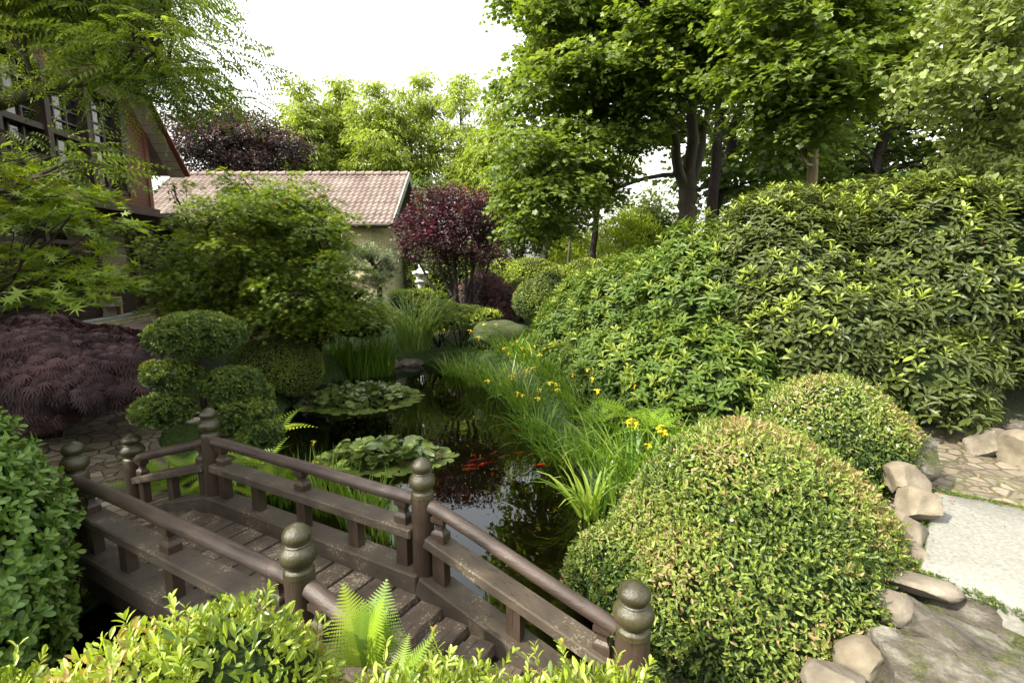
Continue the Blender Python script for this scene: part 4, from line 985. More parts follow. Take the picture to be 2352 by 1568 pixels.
m = MB(); m.lathe(c0+UZ*.16, [(.05, 0), (.07, .02), (.04, .045), (.055, .06), (.075, .1), (.06, .15), (.035, .18), (.045, .2), (.02, .24), (.002, .26)], 16); m.build('finial', M['palestone'], lan, smooth=True)
m = MB()
for (i, j) in ((-1, -1), (1, -1), (1, 1), (-1, 1)): m.box(c0+A([.1*i, .1*j, -.13]), (1, 0, 0), (0, 1, 0), UZ, .03, .03, .1)
m.box(c0+A([0, 0, -.215]), (1, 0, 0), (0, 1, 0), UZ, .14, .14, .015); m.build('light_chamber', M['palestone'], lan)
m = MB(); sq(m, c0-UZ*.32, [(.13, 0), (.18, .03), (.19, .06), (.15, .1)], .4); m.build('platform', M['palestone'], lan)
m = MB(); hh = max(.3, lz-.32-lg); m.lathe((c0[0], c0[1], lg), [(.2, -.05), (.2, .1), (.11, .14), (.09, hh*.5), (.11, hh+.02)], 14); m.build('shaft', M['palestone'], lan, smooth=True)
# ------------------------------------------------------------------ plants: samplers
def ell(l): return [(A(c, dtype=float), A(r, dtype=float)) for (c, r) in l]
def lump(P, seed, f=1.6, a=.1):
    return a*(np.sin(P[:, 0]*f*2.1+seed)*np.cos(P[:, 1]*f*1.7+seed*2)+np.sin(P[:, 2]*f*2.6+seed*3+P[:, 0]*f))*.5
def blob_points(ells, dens, depth, seed=0, bump=.08, zmin=None, keepback=.35):
    """points in the outer shell of a union of ellipsoids; thinner on the side away from the garden path"""
    r = np.random.default_rng(seed+100); Ps = []; Ns = []
    for k, (c, R) in enumerate(ells):
        area = 4*math.pi*((R[0]*R[1])**1.6+(R[0]*R[2])**1.6+(R[1]*R[2])**1.6)**(1/1.6)/3**(1/1.6)
        n = int(area*dens); d = sph(n, r); w = R/np.linalg.norm(R)
        keep = r.random(n) < np.linalg.norm(d/R, axis=1)/np.max(1/R)*1.3+.1; d = d[keep]
        nn = nrm(d/R); b = lump(c+d*R, seed+k, 1.8/max(.5, R.min()), bump)
        sc = 1-depth*r.random(len(d))**1.4/R.min()+b
        P = c+d*R*sc[:, None]
        ok = np.ones(len(P), bool)
        for j, (c2, R2) in enumerate(ells):
            if j != k: ok &= (((P-c2)/R2)**2).sum(1) > (1-depth*.6/R2.min())**2
        if zmin is not None: ok &= P[:, 2] > zmin
        tocam = nrm(A([0, 0, CAMZ])-P); back = (nn*tocam).sum(1) < -.45
        ok &= ~(back & (r.random(len(P)) > keepback))
        Ps.append(P[ok]); Ns.append(nn[ok])
    return np.concatenate(Ps), np.concatenate(Ns)
def core_mesh(ells, shrink=.86, zmin=-9, seed=0):  # solid dark lumps standing in for the shade between leaves
    lb = []; 
    m = MB()
    for k, (c, R) in enumerate(ells):
        nu, nv = 22, 14; V = []; 
        for i in range(nv+1):
            th = math.pi*i/nv
            for j in range(nu):
                ph = 2*math.pi*j/nu; d = A([math.sin(th)*math.cos(ph), math.sin(th)*math.sin(ph), math.cos(th)])
                s = shrink+.06*mnoise.noise(Vector(d*3+A([k, seed, 0]))); p = c+d*R*s
                V.append((p[0], p[1], max(p[2], zmin)))
        F = [(i*nu+j, (i+1)*nu+j, (i+1)*nu+(j+1) % nu, i*nu+(j+1) % nu) for i in range(nv) for j in range(nu)]
        m.add(V, F)
    return m
def rootpos(ells):
    c = np.mean([e[0] for e in ells], axis=0); return c[0], c[1]
def add_stems(m, base, ells, n, seed, r0=.02, nb=6):
    rr = np.random.default_rng(seed)
    for k in range(n):
        c, R = ells[k % len(ells)]; d = sph(1, rr)[0]; d[2] = abs(d[2]); tip = c+d*R*.9; b = A(base)+A([rr.normal()*.08, rr.normal()*.08, 0])
        mid = b*.5+tip*.5+A([rr.normal()*.1, rr.normal()*.1, .1]); ts = np.linspace(0, 1, 7)[:, None]
        m.tube((1-ts)**2*b+2*ts*(1-ts)*mid+ts**2*tip, np.linspace(r0, r0*.3, 7), nb)
def shrub(name, label, cat, ells, tmpl, L, W, dens, depth, mat, seed, up=.35, tang=.7, core='core', bump=.08, shrink=.86, nstem=10, zmin=None, group=None, flowers=None, lift=1.0, bias=None, base=None, stem_r=.02, outw=.5, shoots=0):
    ells = ell(ells); x, y = (base if base is not None else rootpos(ells)); z = g1(x, y)
    t = thing(name, label, cat, (x, y, z), group); r = np.random.default_rng(seed)
    if zmin is None: zmin = z-.05
    P, N = blob_points(ells, dens, depth, seed, bump, zmin); n = len(P)
    D = nrm(sph(n, r)*tang+N*outw+A([0, 0, up])); NN = nrm(N+sph(n, r)*.55+A([0, 0, .25]))
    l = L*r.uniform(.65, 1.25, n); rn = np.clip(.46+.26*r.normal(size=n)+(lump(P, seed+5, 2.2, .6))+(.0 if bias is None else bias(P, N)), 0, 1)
    lb = LB(); lb.add(tmpl, P, D, NN, l, l*(W/L), rn, lift=lift); sh = None
    if shoots:
        i = r.choice(n, shoots, replace=False); S = P[i]; ax = nrm(N[i]+A([0, 0, .5])+sph(shoots, r)*.55); H = r.uniform(.02, .10, shoots); sh = (S, ax, H)
        for a in range(5):
            T1 = nrm(np.cross(ax, sph(shoots, r))); q = S+ax*(H*(a+1)/5)[:, None]; l2 = L*r.uniform(.6, 1.05, shoots); c_ = np.clip(.72+.2*r.normal(size=shoots), 0, 1)
            lb.add(tmpl, q, nrm(T1*.8+ax*(.4+.2*a)), ax, l2, l2*(W/L), c_); lb.add(tmpl, q, nrm(-T1*.8+ax*(.4+.2*a)), ax, l2, l2*(W/L), c_)
    lb.build('foliage', mat, t)
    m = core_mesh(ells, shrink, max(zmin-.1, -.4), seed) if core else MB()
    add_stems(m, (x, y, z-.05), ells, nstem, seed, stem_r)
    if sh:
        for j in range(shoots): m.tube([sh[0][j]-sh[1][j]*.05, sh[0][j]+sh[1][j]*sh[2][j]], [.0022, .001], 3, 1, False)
    m.build('stems', [M[core] if core else M['twig'], M['twig']], t, smooth=True)  # stems, joined with the dark painted-shade core where there is one
    if flowers:
        k, sz, mt = flowers; i = r.choice(n, k, replace=False); q = P[i]+N[i]*.025; lb = LB()
        for a in range(5):
            ang = 2*math.pi*a/5+r.random(k); T1 = nrm(np.cross(N[i], A([.2, .9, .3]))); T2 = np.cross(N[i], T1)
            lb.add('rhomb', q, T1*np.cos(ang)[:, None]+T2*np.sin(ang)[:, None]+N[i]*.3, N[i], sz, sz*.9, r.random(k))
        lb.build('blossom', mt, t)
    return t
def whorls(lb, P, N, r, L, W, k, elev, rnd0, mi=0, tmpl='lance', upb=.6, jit=.35):
    """leaf whorls at shoot tips"""
    n = len(P); ax = nrm(N*.75+A([0, 0, upb])+sph(n, r)*jit); ref = nrm(sph(n, r)); T1 = nrm(np.cross(ax, ref)); T2 = np.cross(ax, T1)
    e = r.uniform(elev[0], elev[1], n); ph0 = r.random(n)*6.28
    for j in range(k):
        ph = ph0+2.4*j+r.normal(size=n)*.15; e2 = e*(.35+1.0*j/k)+r.normal(size=n)*.12
        D = nrm(T1*np.cos(ph)[:, None]+T2*np.sin(ph)[:, None]+ax*e2[:, None])
        l = L*r.uniform(.7, 1.15, n)*(1.05-.35*j/k)
        lb.add(tmpl, P+ax*(.012*j), D, ax, l, l*W/L, np.clip(rnd0+.15*(e-.5)+r.normal(size=n)*.07+.12*j/k, 0, 1), mi)

# ------------------------------------------------------------------ trees
def curve(p, q, r, sag=.0, n=8, wob=.05):
    p, q = A(p, dtype=float), A(q, dtype=float); L = np.linalg.norm(q-p)
    mid = (p+q)/2+r.normal(size=3)*L*wob+A([0, 0, -sag*L]); t = np.linspace(0, 1, n)[:, None]
    P = (1-t)**2*p+2*t*(1-t)*mid+t**2*q
    P[1:-1] += r.normal(size=(n-2, 3))*L*.012
    return P
def sprays(lb, ells, tmpl, L, W, per_m3, nper, srad, r, droop=.25, flat=.35, normup=1.0, bright=.5, shell=.55, mi=0, lift=1.0, outw=.9, hang=.0, twist=.45, sunb=.25):
    """leafy sprays (flat layered twig-ends) spread through ellipsoidal clumps"""
    for (c, R) in ells:
        vol = 4.19*R.prod(); n = max(6, int(vol*per_m3)); d = sph(n, r); q = r.random(n)**shell
        C = c+d*R*q[:, None]; out = nrm(d*A([1, 1, .35])+sph(n, r)*.25)
        out[:, 2] *= .5; out = nrm(out)
        side = nrm(np.cross(out, A([0, 0, 1.0]))); upv = np.cross(side, out)
        k = nper; a = r.random((n, k)); b = np.clip(r.normal(size=(n, k)), -1.8, 1.8)*.45
        P = C[:, None, :]+out[:, None, :]*((a-.3)*srad*1.5)[..., None]+side[:, None, :]*(b*srad*(1-.4*a))[..., None]+upv[:, None, :]*(r.normal(size=(n, k))*srad*flat*.35)[..., None]
        P[..., 2] -= droop*srad*(a**2+b**2)
        D = out[:, None, :]*outw+side[:, None, :]*(b*1.2)[..., None]+r.normal(size=(n, k, 3))*.35; D[..., 2] -= hang+.15
        N = A([0, 0, normup])+r.normal(size=(n, k, 3))*twist+out[:, None, :]*.25
        base = r.normal(size=(n, 1))*.12+sunb*(d[:, 2:3]*.6+q[:, None]*.6-.4)  # upper and outer leaves tinted lighter, sunlight put into leaf colour
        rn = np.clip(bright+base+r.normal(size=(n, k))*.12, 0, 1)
        l = L*r.uniform(.65, 1.2, n*k)
        lb.add(tmpl, P.reshape(-1, 3), D.reshape(-1, 3), N.reshape(-1, 3), l, l*W/L, rn.ravel(), mi, lift)
def tree(name, label, cat, trunks, clumps, tmpl, L, W, mat, bark, seed, per_m3=9, nper=16, srad=.35, group=None, twigs=5, tw_r=.012, limb_r=.05, zbase=None, limb_from=(.25, .9), **kw):
    r = np.random.default_rng(seed); base = A(trunks[0][0][0], dtype=float)
    t = thing(name, label, cat, base, group); ells = ell(clumps); m = MB(); allp = []
    for (pts, rad) in trunks:
        pts = A(pts, dtype=float); u = np.linspace(0, len(pts)-1, 14); i = np.clip(u.astype(int), 0, len(pts)-2); f = (u-i)[:, None]; p = pts[i]*(1-f)+pts[i+1]*f
        p[1:-1] = (p[:-2]+p[1:-1]*2+p[2:])/4; p[2:-1] += r.normal(size=(11, 3))*rad[0]*.12
        rr_ = np.interp(u, np.linspace(0, len(pts)-1, len(rad)), rad); m.tube(p, rr_, 12)
        a_, b_ = int(13*limb_from[0]), int(13*limb_from[1])+1
        for k in range(a_, b_): allp.append((p[k], rr_[k]))
    AP = A([q[0] for q in allp]); AR = A([q[1] for q in allp])
    for (c, R) in ells:
        d = np.linalg.norm(AP-c, axis=1)+np.maximum(0, AP[:, 2]-(c[2]-.15*np.linalg.norm(AP[:, :2]-c[:2], axis=1)))*1.5
        k = int(np.argmin(d)); L_ = np.linalg.norm(AP[k]-c); lr = min(AR[k]*.6, limb_r*(.5+.25*L_))
        cv = curve(AP[k], c+A([0, 0, -.1*R[2]]), r, .04, 9, .08); m.tube(cv, np.linspace(lr, lr*.3, 9), 7)
        for _ in range(twigs):
            dd = sph(1, r)[0]; dd[2] = dd[2]*.4; s0 = cv[r.integers(4, 9)]; tip = c+dd*R*r.uniform(.7, 1.0); m.tube(curve(s0, tip, r, -.05, 6, .1), np.linspace(max(lr*.3, tw_r), tw_r*.4, 6), 5)
    m.build('trunk', bark, t, smooth=True)
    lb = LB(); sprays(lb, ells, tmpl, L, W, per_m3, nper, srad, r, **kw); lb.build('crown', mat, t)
    return t
def clumps_px(poly, Y, n, R, seed, spacing, holes=(), mind=0):
    """clump ellipsoids spread over a region of the view, at real distances Y=(near, far)"""
    r = np.random.default_rng(seed); poly = A(poly, dtype=float); out = []; pts = []
    x0, y0 = poly.min(0); x1, y1 = poly.max(0); tries = 0
    while len(out) < n and tries < 6000:
        tries += 1; x, y = r.uniform(x0, x1), r.uniform(y0, y1); c = False; m = len(poly)
        for i in range(m):
            a, b = poly[i], poly[(i+1) % m]
            if ((a[1] > y) != (b[1] > y)) and x < (b[0]-a[0])*(y-a[1])/(b[1]-a[1])+a[0]: c = not c
        if not c or any(math.hypot(x-h[0], y-h[1]) < h[2] for h in holes) or any(math.hypot(x-p[0], y-p[1]) < spacing for p in pts): continue
        pts.append((x, y)); yy = r.uniform(*Y); s = r.uniform(.8, 1.2)
        out.append((pt(x, y, yy), A(R)*s))
    return out

# ------------------------------------------------------------------ blades, ferns
def blades(lb, B, az, L, th0, th1, W, r, segs=6, mi=0, rnd=.5, prof=1.0):
    B = np.asarray(B, float); n = len(B); L = np.broadcast_to(L, (n,)); W = np.broadcast_to(W, (n,)); th0 = np.broadcast_to(th0, (n,)); th1 = np.broadcast_to(th1, (n,))
    h = np.stack([np.cos(az), np.sin(az), np.zeros(n)], -1); s = np.stack([-np.sin(az+r.normal(size=n)*.5), np.cos(az+r.normal(size=n)*.5), np.zeros(n)], -1)
    p = B.copy(); V = np.zeros((n, 2*(segs+1), 3)); 
    for k in range(segs+1):
        t = k/segs; th = th0+(th1-th0)*t**1.7
        w = W*.5*np.clip((1-t**2.2), .02, 1)*(1 if t > .12 else .75)
        V[:, 2*k] = p+s*w[:, None]; V[:, 2*k+1] = p-s*w[:, None]
        p = p+(h*np.sin(th)[:, None]+A([0, 0, 1.0])*np.cos(th)[:, None])*(L/segs)[:, None]
    k = 2*(segs+1); f = np.array([[2*i, 2*i+1, 2*i+3, 2*i+2] for i in range(segs)]).ravel()
    lo = (f[None]+(np.arange(n)*k)[:, None]).ravel(); rn = np.repeat(np.clip(rnd+r.normal(size=n)*.17, 0, 1), k)
    lb.b.append((V.reshape(-1, 3), lo, np.full(n*segs, 4), rn, np.full(n*segs, mi)))
def tuftplant(name, label, cat, c, rad, n, L, W, mat, seed, th=(.05, .3), bend=(.3, 1.6), group=None, rnd=.5, azc=None, ell_=(1, 1), tips=None, lo=.6, segs=6):
    r = np.random.default_rng(seed); z = c[2] if len(c) > 2 else max(g1(c[0], c[1]), -.15)
    t = thing(name, label, cat, (c[0], c[1], z), group); a = r.random(n)*6.283; q = r.random(n)**.6*rad
    B = np.stack([c[0]+np.cos(a)*q*ell_[0], c[1]+np.sin(a)*q*ell_[1], np.full(n, z-.03)], -1)
    az = a+r.normal(size=n)*.7
    if azc is not None: az = azc+r.normal(size=n)*.9
    lb = LB(); blades(lb, B, az, L*r.uniform(lo, 1.1, n), r.uniform(*th, n), r.uniform(*bend, n), W*r.uniform(.7, 1.2, n), r, segs, rnd=rnd); lb.build('leaves', mat, t)
    return t
def fernplant(name, label, c, n, L, seed, group='ferns', elev=(.5, 1.2), tmpl='frondlow', azr=(0, 6.283), rnd=.5, cat='fern', z=None):
    r = np.random.default_rng(seed); z = g1(c[0], c[1]) if z is None else z
    t = thing(name, label, cat, (c[0], c[1], z), group)
    for i in range(n):
        a = azr[0]+(azr[1]-azr[0])*(i+.5*r.random())/n; e = r.uniform(*elev); D = A([math.cos(a)*math.cos(e), math.sin(a)*math.cos(e), math.sin(e)]); N = A([-math.cos(a)*math.sin(e), -math.sin(a)*math.sin(e), math.cos(e)])
        l = L*r.uniform(.75, 1.1); lb = LB(); lb.add(tmpl, [A([c[0], c[1], z])+D*.02], [D], [N+r.normal(size=3)*.15], l, l, np.clip(rnd+r.normal()*.15, 0, 1)); lb.build('frond', M['fern'], t)
    return t
# ================================================================== planting
# ---- big rhododendron bank on the right
RA = [((1.55, 11.4, .8), (1.0, 1.6, 1.65)), ((2.3, 9.5, .9), (1.25, 1.7, 2.2)), ((2.15, 8.0, .6), (1.05, 1.3, 1.45)), ((3.2, 8.6, 1.1), (1.35, 1.7, 2.45)), ((2.9, 7.2, .7), (1.15, 1.15, 1.35))]
RB = [((4.35, 8.3, 1.8), (1.5, 1.8, 2.15)), ((4.6, 7.2, 1.55), (1.5, 1.25, 1.35)), ((6.3, 8.6, 2.6), (1.9, 1.9, 1.55)), ((6.5, 7.5, 2.6), (1.8, 1.5, 1.35)), ((8.4, 8.4, 2.6), (2.0, 2.2, 1.6)), ((8.3, 7.0, 2.5), (1.4, 1.4, 1.2)),
      ((6.5, 9.4, 1.6), (3.2, 1.0, 1.6)), ((5.25, 6.2, 1.5), (.75, .6, .5))]  # the wide flat lump is added backing to keep the hollow dark
def rhodo(label, ells, mat, seed, dens, base, rnd0, sprig=None, corez=.2):
    ells = ell(ells); z = g1(*base); t = thing('rhododendron', label, 'rhododendron', (base[0], base[1], z), 'rhododendron bank'); r = np.random.default_rng(seed)
    P, N = blob_points(ells, dens, .34, seed, .10, .25 if corez < .5 else .95, .3); lb = LB()
    # shoots stick out unevenly
    P = P+N*(np.maximum(0, r.normal(size=(len(P), 1)))*.05)
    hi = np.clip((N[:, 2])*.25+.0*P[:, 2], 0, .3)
    new = r.random(len(P)) < .22
    whorls(lb, P[new], N[new], r, .155, .046, 7, (.7, 1.7), np.clip(rnd0+.28+hi[new], 0, 1), upb=.8)
    whorls(lb, P[~new], N[~new], r, .16, .050, 8, (.05, .6), np.clip(rnd0-.12+hi[~new]*.6, 0, 1), upb=.7)
    if sprig:
        for (c, R, n_) in sprig:
            q = A(c)+sph(n_, r)*A(R)*r.random((n_, 1))**.5; whorls(lb, q, nrm(q-A(c)+A([0, -.2, .3])), r, .17, .052, 8, (.1, .7), np.full(n_, rnd0), upb=.5)
    lb.build('foliage', mat, t)
    i = r.choice(len(P), 130, replace=False); lb = LB()
    for j in range(9): lb.add('rhomb', P[i]+N[i]*.04, N[i]+sph(len(i), r)*.8+A([0, 0, .5]), sph(len(i), r), .05, .010, r.random(len(i)))
    lb.build('seed_heads', M['dry'], t)
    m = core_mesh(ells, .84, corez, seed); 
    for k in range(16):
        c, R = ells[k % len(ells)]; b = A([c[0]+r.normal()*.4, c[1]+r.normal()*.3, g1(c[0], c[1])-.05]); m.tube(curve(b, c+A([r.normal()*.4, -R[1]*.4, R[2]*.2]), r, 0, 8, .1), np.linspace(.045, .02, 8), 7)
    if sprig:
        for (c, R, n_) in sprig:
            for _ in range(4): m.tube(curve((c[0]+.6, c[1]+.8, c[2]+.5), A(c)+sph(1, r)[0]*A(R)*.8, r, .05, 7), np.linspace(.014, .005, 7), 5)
    m.build('stems', M['core'], t, smooth=True)  # real stems plus the dark core painted as inner shade
    return t
rhodo('tall fresh-green rhododendron at the left end of the bank beside the yellow irises', RA, M['rhodo_left'], 21, 105, (2.4, 9.0), .5)
rhodo('huge rounded rhododendron with yellow-green shoot tips filling the right edge above the cobbled path', RB, M['rhodo_right'], 22, 110, (6.0, 8.6), .36, sprig=[((5.15, 5.75, 1.15), (.45, .3, .28), 26), ((5.35, 5.6, .98), (.3, .25, .2), 14), ((6.6, 6.3, 1.5), (1.0, .4, .3), 26), ((5.6, 6.0, 1.5), (.7, .3, .3), 22)], corez=1.25)
# ---- clipped cotoneaster domes
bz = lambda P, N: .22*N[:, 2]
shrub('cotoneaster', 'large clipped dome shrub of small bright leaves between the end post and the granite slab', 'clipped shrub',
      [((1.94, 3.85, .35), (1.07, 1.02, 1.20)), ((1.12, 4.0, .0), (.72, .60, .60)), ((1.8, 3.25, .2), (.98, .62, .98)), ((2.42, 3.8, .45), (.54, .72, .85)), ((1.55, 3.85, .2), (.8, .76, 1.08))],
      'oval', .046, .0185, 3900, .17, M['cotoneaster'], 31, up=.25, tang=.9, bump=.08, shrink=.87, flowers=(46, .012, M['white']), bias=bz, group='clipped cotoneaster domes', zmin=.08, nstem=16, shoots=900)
shrub('cotoneaster', 'smaller clipped dome shrub dotted with tiny white flowers, behind the large one', 'clipped shrub',
      [((3.18, 4.85, 1.05), (.74, .62, .70)), ((2.75, 4.7, .85), (.55, .5, .55)), ((3.4, 4.7, 1.05), (.48, .48, .55))],
      'oval', .042, .017, 3600, .13, M['cotoneaster'], 32, up=.25, tang=.9, bump=.04, shrink=.88, flowers=(260, .014, M['white']), bias=bz, group='clipped cotoneaster domes', zmin=.6, shoots=350)
def nearbush():
    ells = ell([((-1.12, 1.38, .97), (.55, .50, .70)), ((-.92, 1.44, .95), (.38, .44, .80)), ((-.28, 1.42, .86), (.52, .46, .61)), ((.25, 1.38, .86), (.55, .46, .62)), ((-1.75, 1.25, .88), (.62, .5, .70))])
    t = thing('cotoneaster', 'wide sunlit yellow-green shrub nearest the camera along the bottom edge in front of the bridge', 'shrub', (-.6, .9, g1(-.6, .9)), 'clipped cotoneaster domes')
    r = np.random.default_rng(41); P, N = blob_points(ells, 2900, .12, 41, .05, .5, .2); n = len(P); lb = LB()
    D = nrm(sph(n, r)*.75+N*.6+A([0, 0, .5])); l = .047*r.uniform(.6, 1.2, n)
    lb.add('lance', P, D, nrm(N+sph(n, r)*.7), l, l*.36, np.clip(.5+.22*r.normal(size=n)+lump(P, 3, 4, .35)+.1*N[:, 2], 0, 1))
    # upright young shoots with leaves in pairs
    k = 420; i = r.choice(n, k, replace=False); S = P[i]; ax = nrm(N[i]*.6+A([.1, .1, .8])+sph(k, r)*.5); m = core_mesh(ells, .87, .4, 4)
    H = r.uniform(.03, .12, k)
    for a in range(5):
        ph = r.random(k)*6.28; T1 = nrm(np.cross(ax, sph(k, r)))
        q = S+ax*(H*(a+1)/5)[:, None]; D = nrm(T1*.8+ax*(.4+.2*a)); l = .042*r.uniform(.7, 1.15, k)
        lb.add('lance', q, D, ax, l, l*.36, np.clip(.7+.2*r.normal(size=k), 0, 1)); lb.add('lance', q, nrm(-T1*.8+ax*(.4+.2*a)), ax, l, l*.36, np.clip(.7+.2*r.normal(size=k), 0, 1))
    lb.build('foliage', M['cotoneaster_near'], t)
    for j in range(0, k, 2): m.tube([S[j]-ax[j]*.03, S[j]+ax[j]*H[j]], [.0022, .0012], 4, 1)
    m.build('stems', [M['core'], M['twig']], t, smooth=True)  # young twigs and the dark core that paints the inner shade
    i = r.choice(n, 26, replace=False); lb = LB()
    for a in range(5):
        T1 = nrm(np.cross(N[i], sph(26, r))); lb.add('rhomb', P[i]+N[i]*.03, T1+N[i]*.3, N[i], .011, .010, r.random(26))
    lb.build('blossom', M['white'], t)
nearbush()
# ---- left garden shrubs
LBs = ell([((-3.55, 2.75, 1.15), (.72, .62, .88)), ((-3.4, 2.55, .75), (.66, .6, .7)), ((-4.2, 2.9, 1.1), (.8, .7, 1.0))])
t = thing('evergreen_shrub', 'thick round-leaved green shrub at the left edge beside the bridge end', 'shrub', (-3.6, 2.7, g1(-3.6, 2.7)))
r = np.random.default_rng(51); P, N = blob_points(LBs, 330, .16, 51, .06, .05, .3); lb = LB(); whorls(lb, P, N, r, .075, .040, 8, (.1, 1.0), np.full(len(P), .5), tmpl='round', upb=.35); lb.build('foliage', M['obovate'], t)
m = core_mesh(LBs, .86, 0, 1); m.build('stems', M['core'], t, smooth=True)  # holds only the dark core painted as inner shade
def lacy(name, label, cat, ells, mat, seed, dens=500, L=.085, g=None, dr=1.0):
    ells = ell(ells); x, y = rootpos(ells); z = g1(x, y); t = thing(name, label, cat, (x, y, z), g); r = np.random.default_rng(seed)
    P, N = blob_points(ells, dens, .25, seed, .26, z+.02, .3); n = len(P); D = nrm(N*A([1, 1, .2])+sph(n, r)*.5-A([0, 0, dr*.8])); NN = nrm(N+A([0, 0, .7])+sph(n, r)*.3); l = L*r.uniform(.7, 1.2, n)
    lb = LB(); lb.add('cut', P, D, NN, l, l, np.clip(.45+.2*r.normal(size=n)+lump(P, seed, 3, .5)+.2*N[:, 2], 0, 1)); lb.build('foliage', mat, t)
    m = core_mesh(ells, .8, z-.05, seed); add_stems(m, (x, y, z-.05), ells, 14, seed, .03); m.build('stems', M['core_dark'], t, smooth=True); return t  # true stems and the dark painted-shade core in one mesh
lacy('laceleaf_maple', 'low spreading dark purple laceleaf maple beside the crazy paving path', 'maple shrub', [((-6.5, 7.1, 1.42), (1.1, 1.0, .58)), ((-5.8, 7.0, 1.33), (.75, .8, .48)), ((-7.3, 7.0, 1.45), (1.2, 1.1, .65)), ((-6.4, 6.5, 1.2), (.8, .6, .42)), ((-7.2, 6.2, 1.15), (.8, .6, .45))], M['lace'], 61, 900, .15)
lacy('purple_mound', 'low dense reddish purple mound shrub right of the purple tree', 'mound shrub', [((-.85, 17.2, 1.6), (1.05, .9, .95)), ((-.35, 17.0, 1.35), (.6, .7, .75)), ((-1.5, 17.3, 1.4), (.7, .7, .8))], M['mound'], 62, 420, .1)
shrub('small_azalea', 'small loose green shrub above the purple laceleaf maple by the steps', 'shrub', [((-7.6, 8.9, 1.3), (.66, .6, .42)), ((-7.2, 8.8, 1.2), (.34, .4, .36))], 'oval', .075, .028, 900, .14, M['obovate'], 63, up=.5, bump=.1)
shrub('clipped_azalea', 'wide low clipped dome azalea on the bank behind the cloud pruned yew', 'clipped shrub', [((-4.75, 9.9, .85), (.92, .82, .56)), ((-4.3, 9.8, .72), (.5, .6, .48))], 'oval', .03, .014, 3600, .08, M['box'], 64, bump=.03, shrink=.9, tang=.9)
# cloud-pruned yew
Y0 = 5.7
pads = [((450, 770), 5.7, (.50, .46, .25)), ((402, 860), 5.6, (.31, .30, .15)), ((352, 850), 5.65, (.13, .13, .1)), ((535, 880), 5.8, (.34, .32, .19)), ((377, 940), 5.45, (.31, .30, .17)), ((555, 950), 5.75, (.36, .34, .22)), ((600, 995), 5.6, (.24, .24, .16)), ((590, 905), 6.0, (.18, .18, .15))]
ypads = [(pt(x, y, Y), R) for ((x, y), Y, R) in pads]
yb = pt(458, 965, 5.75); yz = g1(yb[0], yb[1])
t = thing('cloud_pruned_yew', 'cloud pruned yew with a dome top and layered pads behind the bridge post', 'pruned tree', (yb[0], yb[1], yz))
r = np.random.default_rng(71); ye = ell([(c_, A(R_)*1.04) for (c_, R_) in ypads]); P, N = blob_points(ye, 1500, .08, 71, .07, 0, .5); n = len(P); lb = LB()
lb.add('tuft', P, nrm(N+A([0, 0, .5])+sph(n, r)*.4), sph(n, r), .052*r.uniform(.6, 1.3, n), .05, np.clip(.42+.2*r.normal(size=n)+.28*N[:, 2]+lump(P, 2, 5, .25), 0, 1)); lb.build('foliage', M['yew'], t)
m = core_mesh(ye, .84, 0, 2); m.build('shade_core', M['core'], t, smooth=True)  # dark core painted as the shade inside the pads
m = MB(); top = pt(460, 790, 5.72); m.tube(curve((yb[0], yb[1], yz-.05), top, r, 0, 10, .02), np.linspace(.05, .03, 10), 8)
for (c, R) in ye[1:]: m.tube(curve((yb[0]*.5+top[0]*.5, yb[1], min(max(c[2]-.15, yz+.2), top[2])), c-A([0, 0, R[2]*.5]), r, 0, 7), np.linspace(.024, .014, 7), 6)
m.build('trunk', M['bark_dark'], t, smooth=True)
# tall pines pads near brick wall
tree('cloud_pine', 'grey-green pruned pine with layered pads in front of the pale brick wall', 'pine tree', [([pt(868, 700, 15.5)*A([1, 1, 0])+A([0, 0, .6]), pt(872, 640, 15.5), pt(850, 590, 15.5)], (.09, .06))],
     [(pt(835, 583, 15.4), (.75, .6, .28)), (pt(880, 590, 15.3), (.5, .45, .22)), (pt(880, 618, 15.5), (.42, .4, .25)), (pt(800, 610, 15.6), (.5, .4, .25)), (pt(855, 640, 15.4), (.55, .45, .25))],
     'needle', .12, .12, M['pine'], M['bark_dark'], 81, per_m3=170, nper=8, srad=.16, droop=-.1, normup=.3, twist=1.0, twigs=4, sunb=.4)
# ---- trees
cl = clumps_px([(400, 590), (430, 520), (500, 470), (570, 440), (640, 440), (700, 460), (735, 490), (755, 560), (790, 650), (840, 720), (760, 735), (600, 745), (450, 720), (400, 660)], (8.8, 11.2), 74, (.66, .6, .26), 5, 33)
cl += [(pt(800, 490, 10.2), (.35, .3, .08)), (pt(400, 425, 9.5), (.35, .3, .12)), (pt(300, 520, 9.0), (.5, .5, .16)), (pt(355, 560, 9), (.5, .4, .2)), (pt(560, 410, 10), (.6, .5, .2)), (pt(680, 425, 10.4), (.5, .5, .2))]
jb = A([-4.6, 11.6, .6])
tree('japanese_maple', 'broad layered green Japanese maple with yellow leaf tips hiding most of the tiled roof', 'Japanese maple',
     [([jb, jb+A([.3, -.6, .7]), jb+A([1.0, -1.2, 1.3]), jb+A([1.6, -1.5, 1.7])], (.11, .05)), ([jb, jb+A([-.5, -.5, .9]), jb+A([-1.3, -1, 1.9]), jb+A([-1.9, -1.2, 2.6])], (.11, .05)), ([jb, jb+A([.1, -.3, 1.2]), jb+A([.3, -.6, 2.2]), jb+A([.2, -.6, 2.9])], (.10, .04)), ([jb, jb+A([-.2, -1, .6]), jb+A([-.2, -1.8, 1.2])], (.08, .04))],
     cl, 'acer', .088, .085, M['acer'], M['bark_dark'], 91, per_m3=80, nper=22, srad=.25, droop=.5, flat=.25, bright=.5, shell=.6, twigs=5, tw_r=.008, limb_r=.035, normup=1.1, twist=.38)
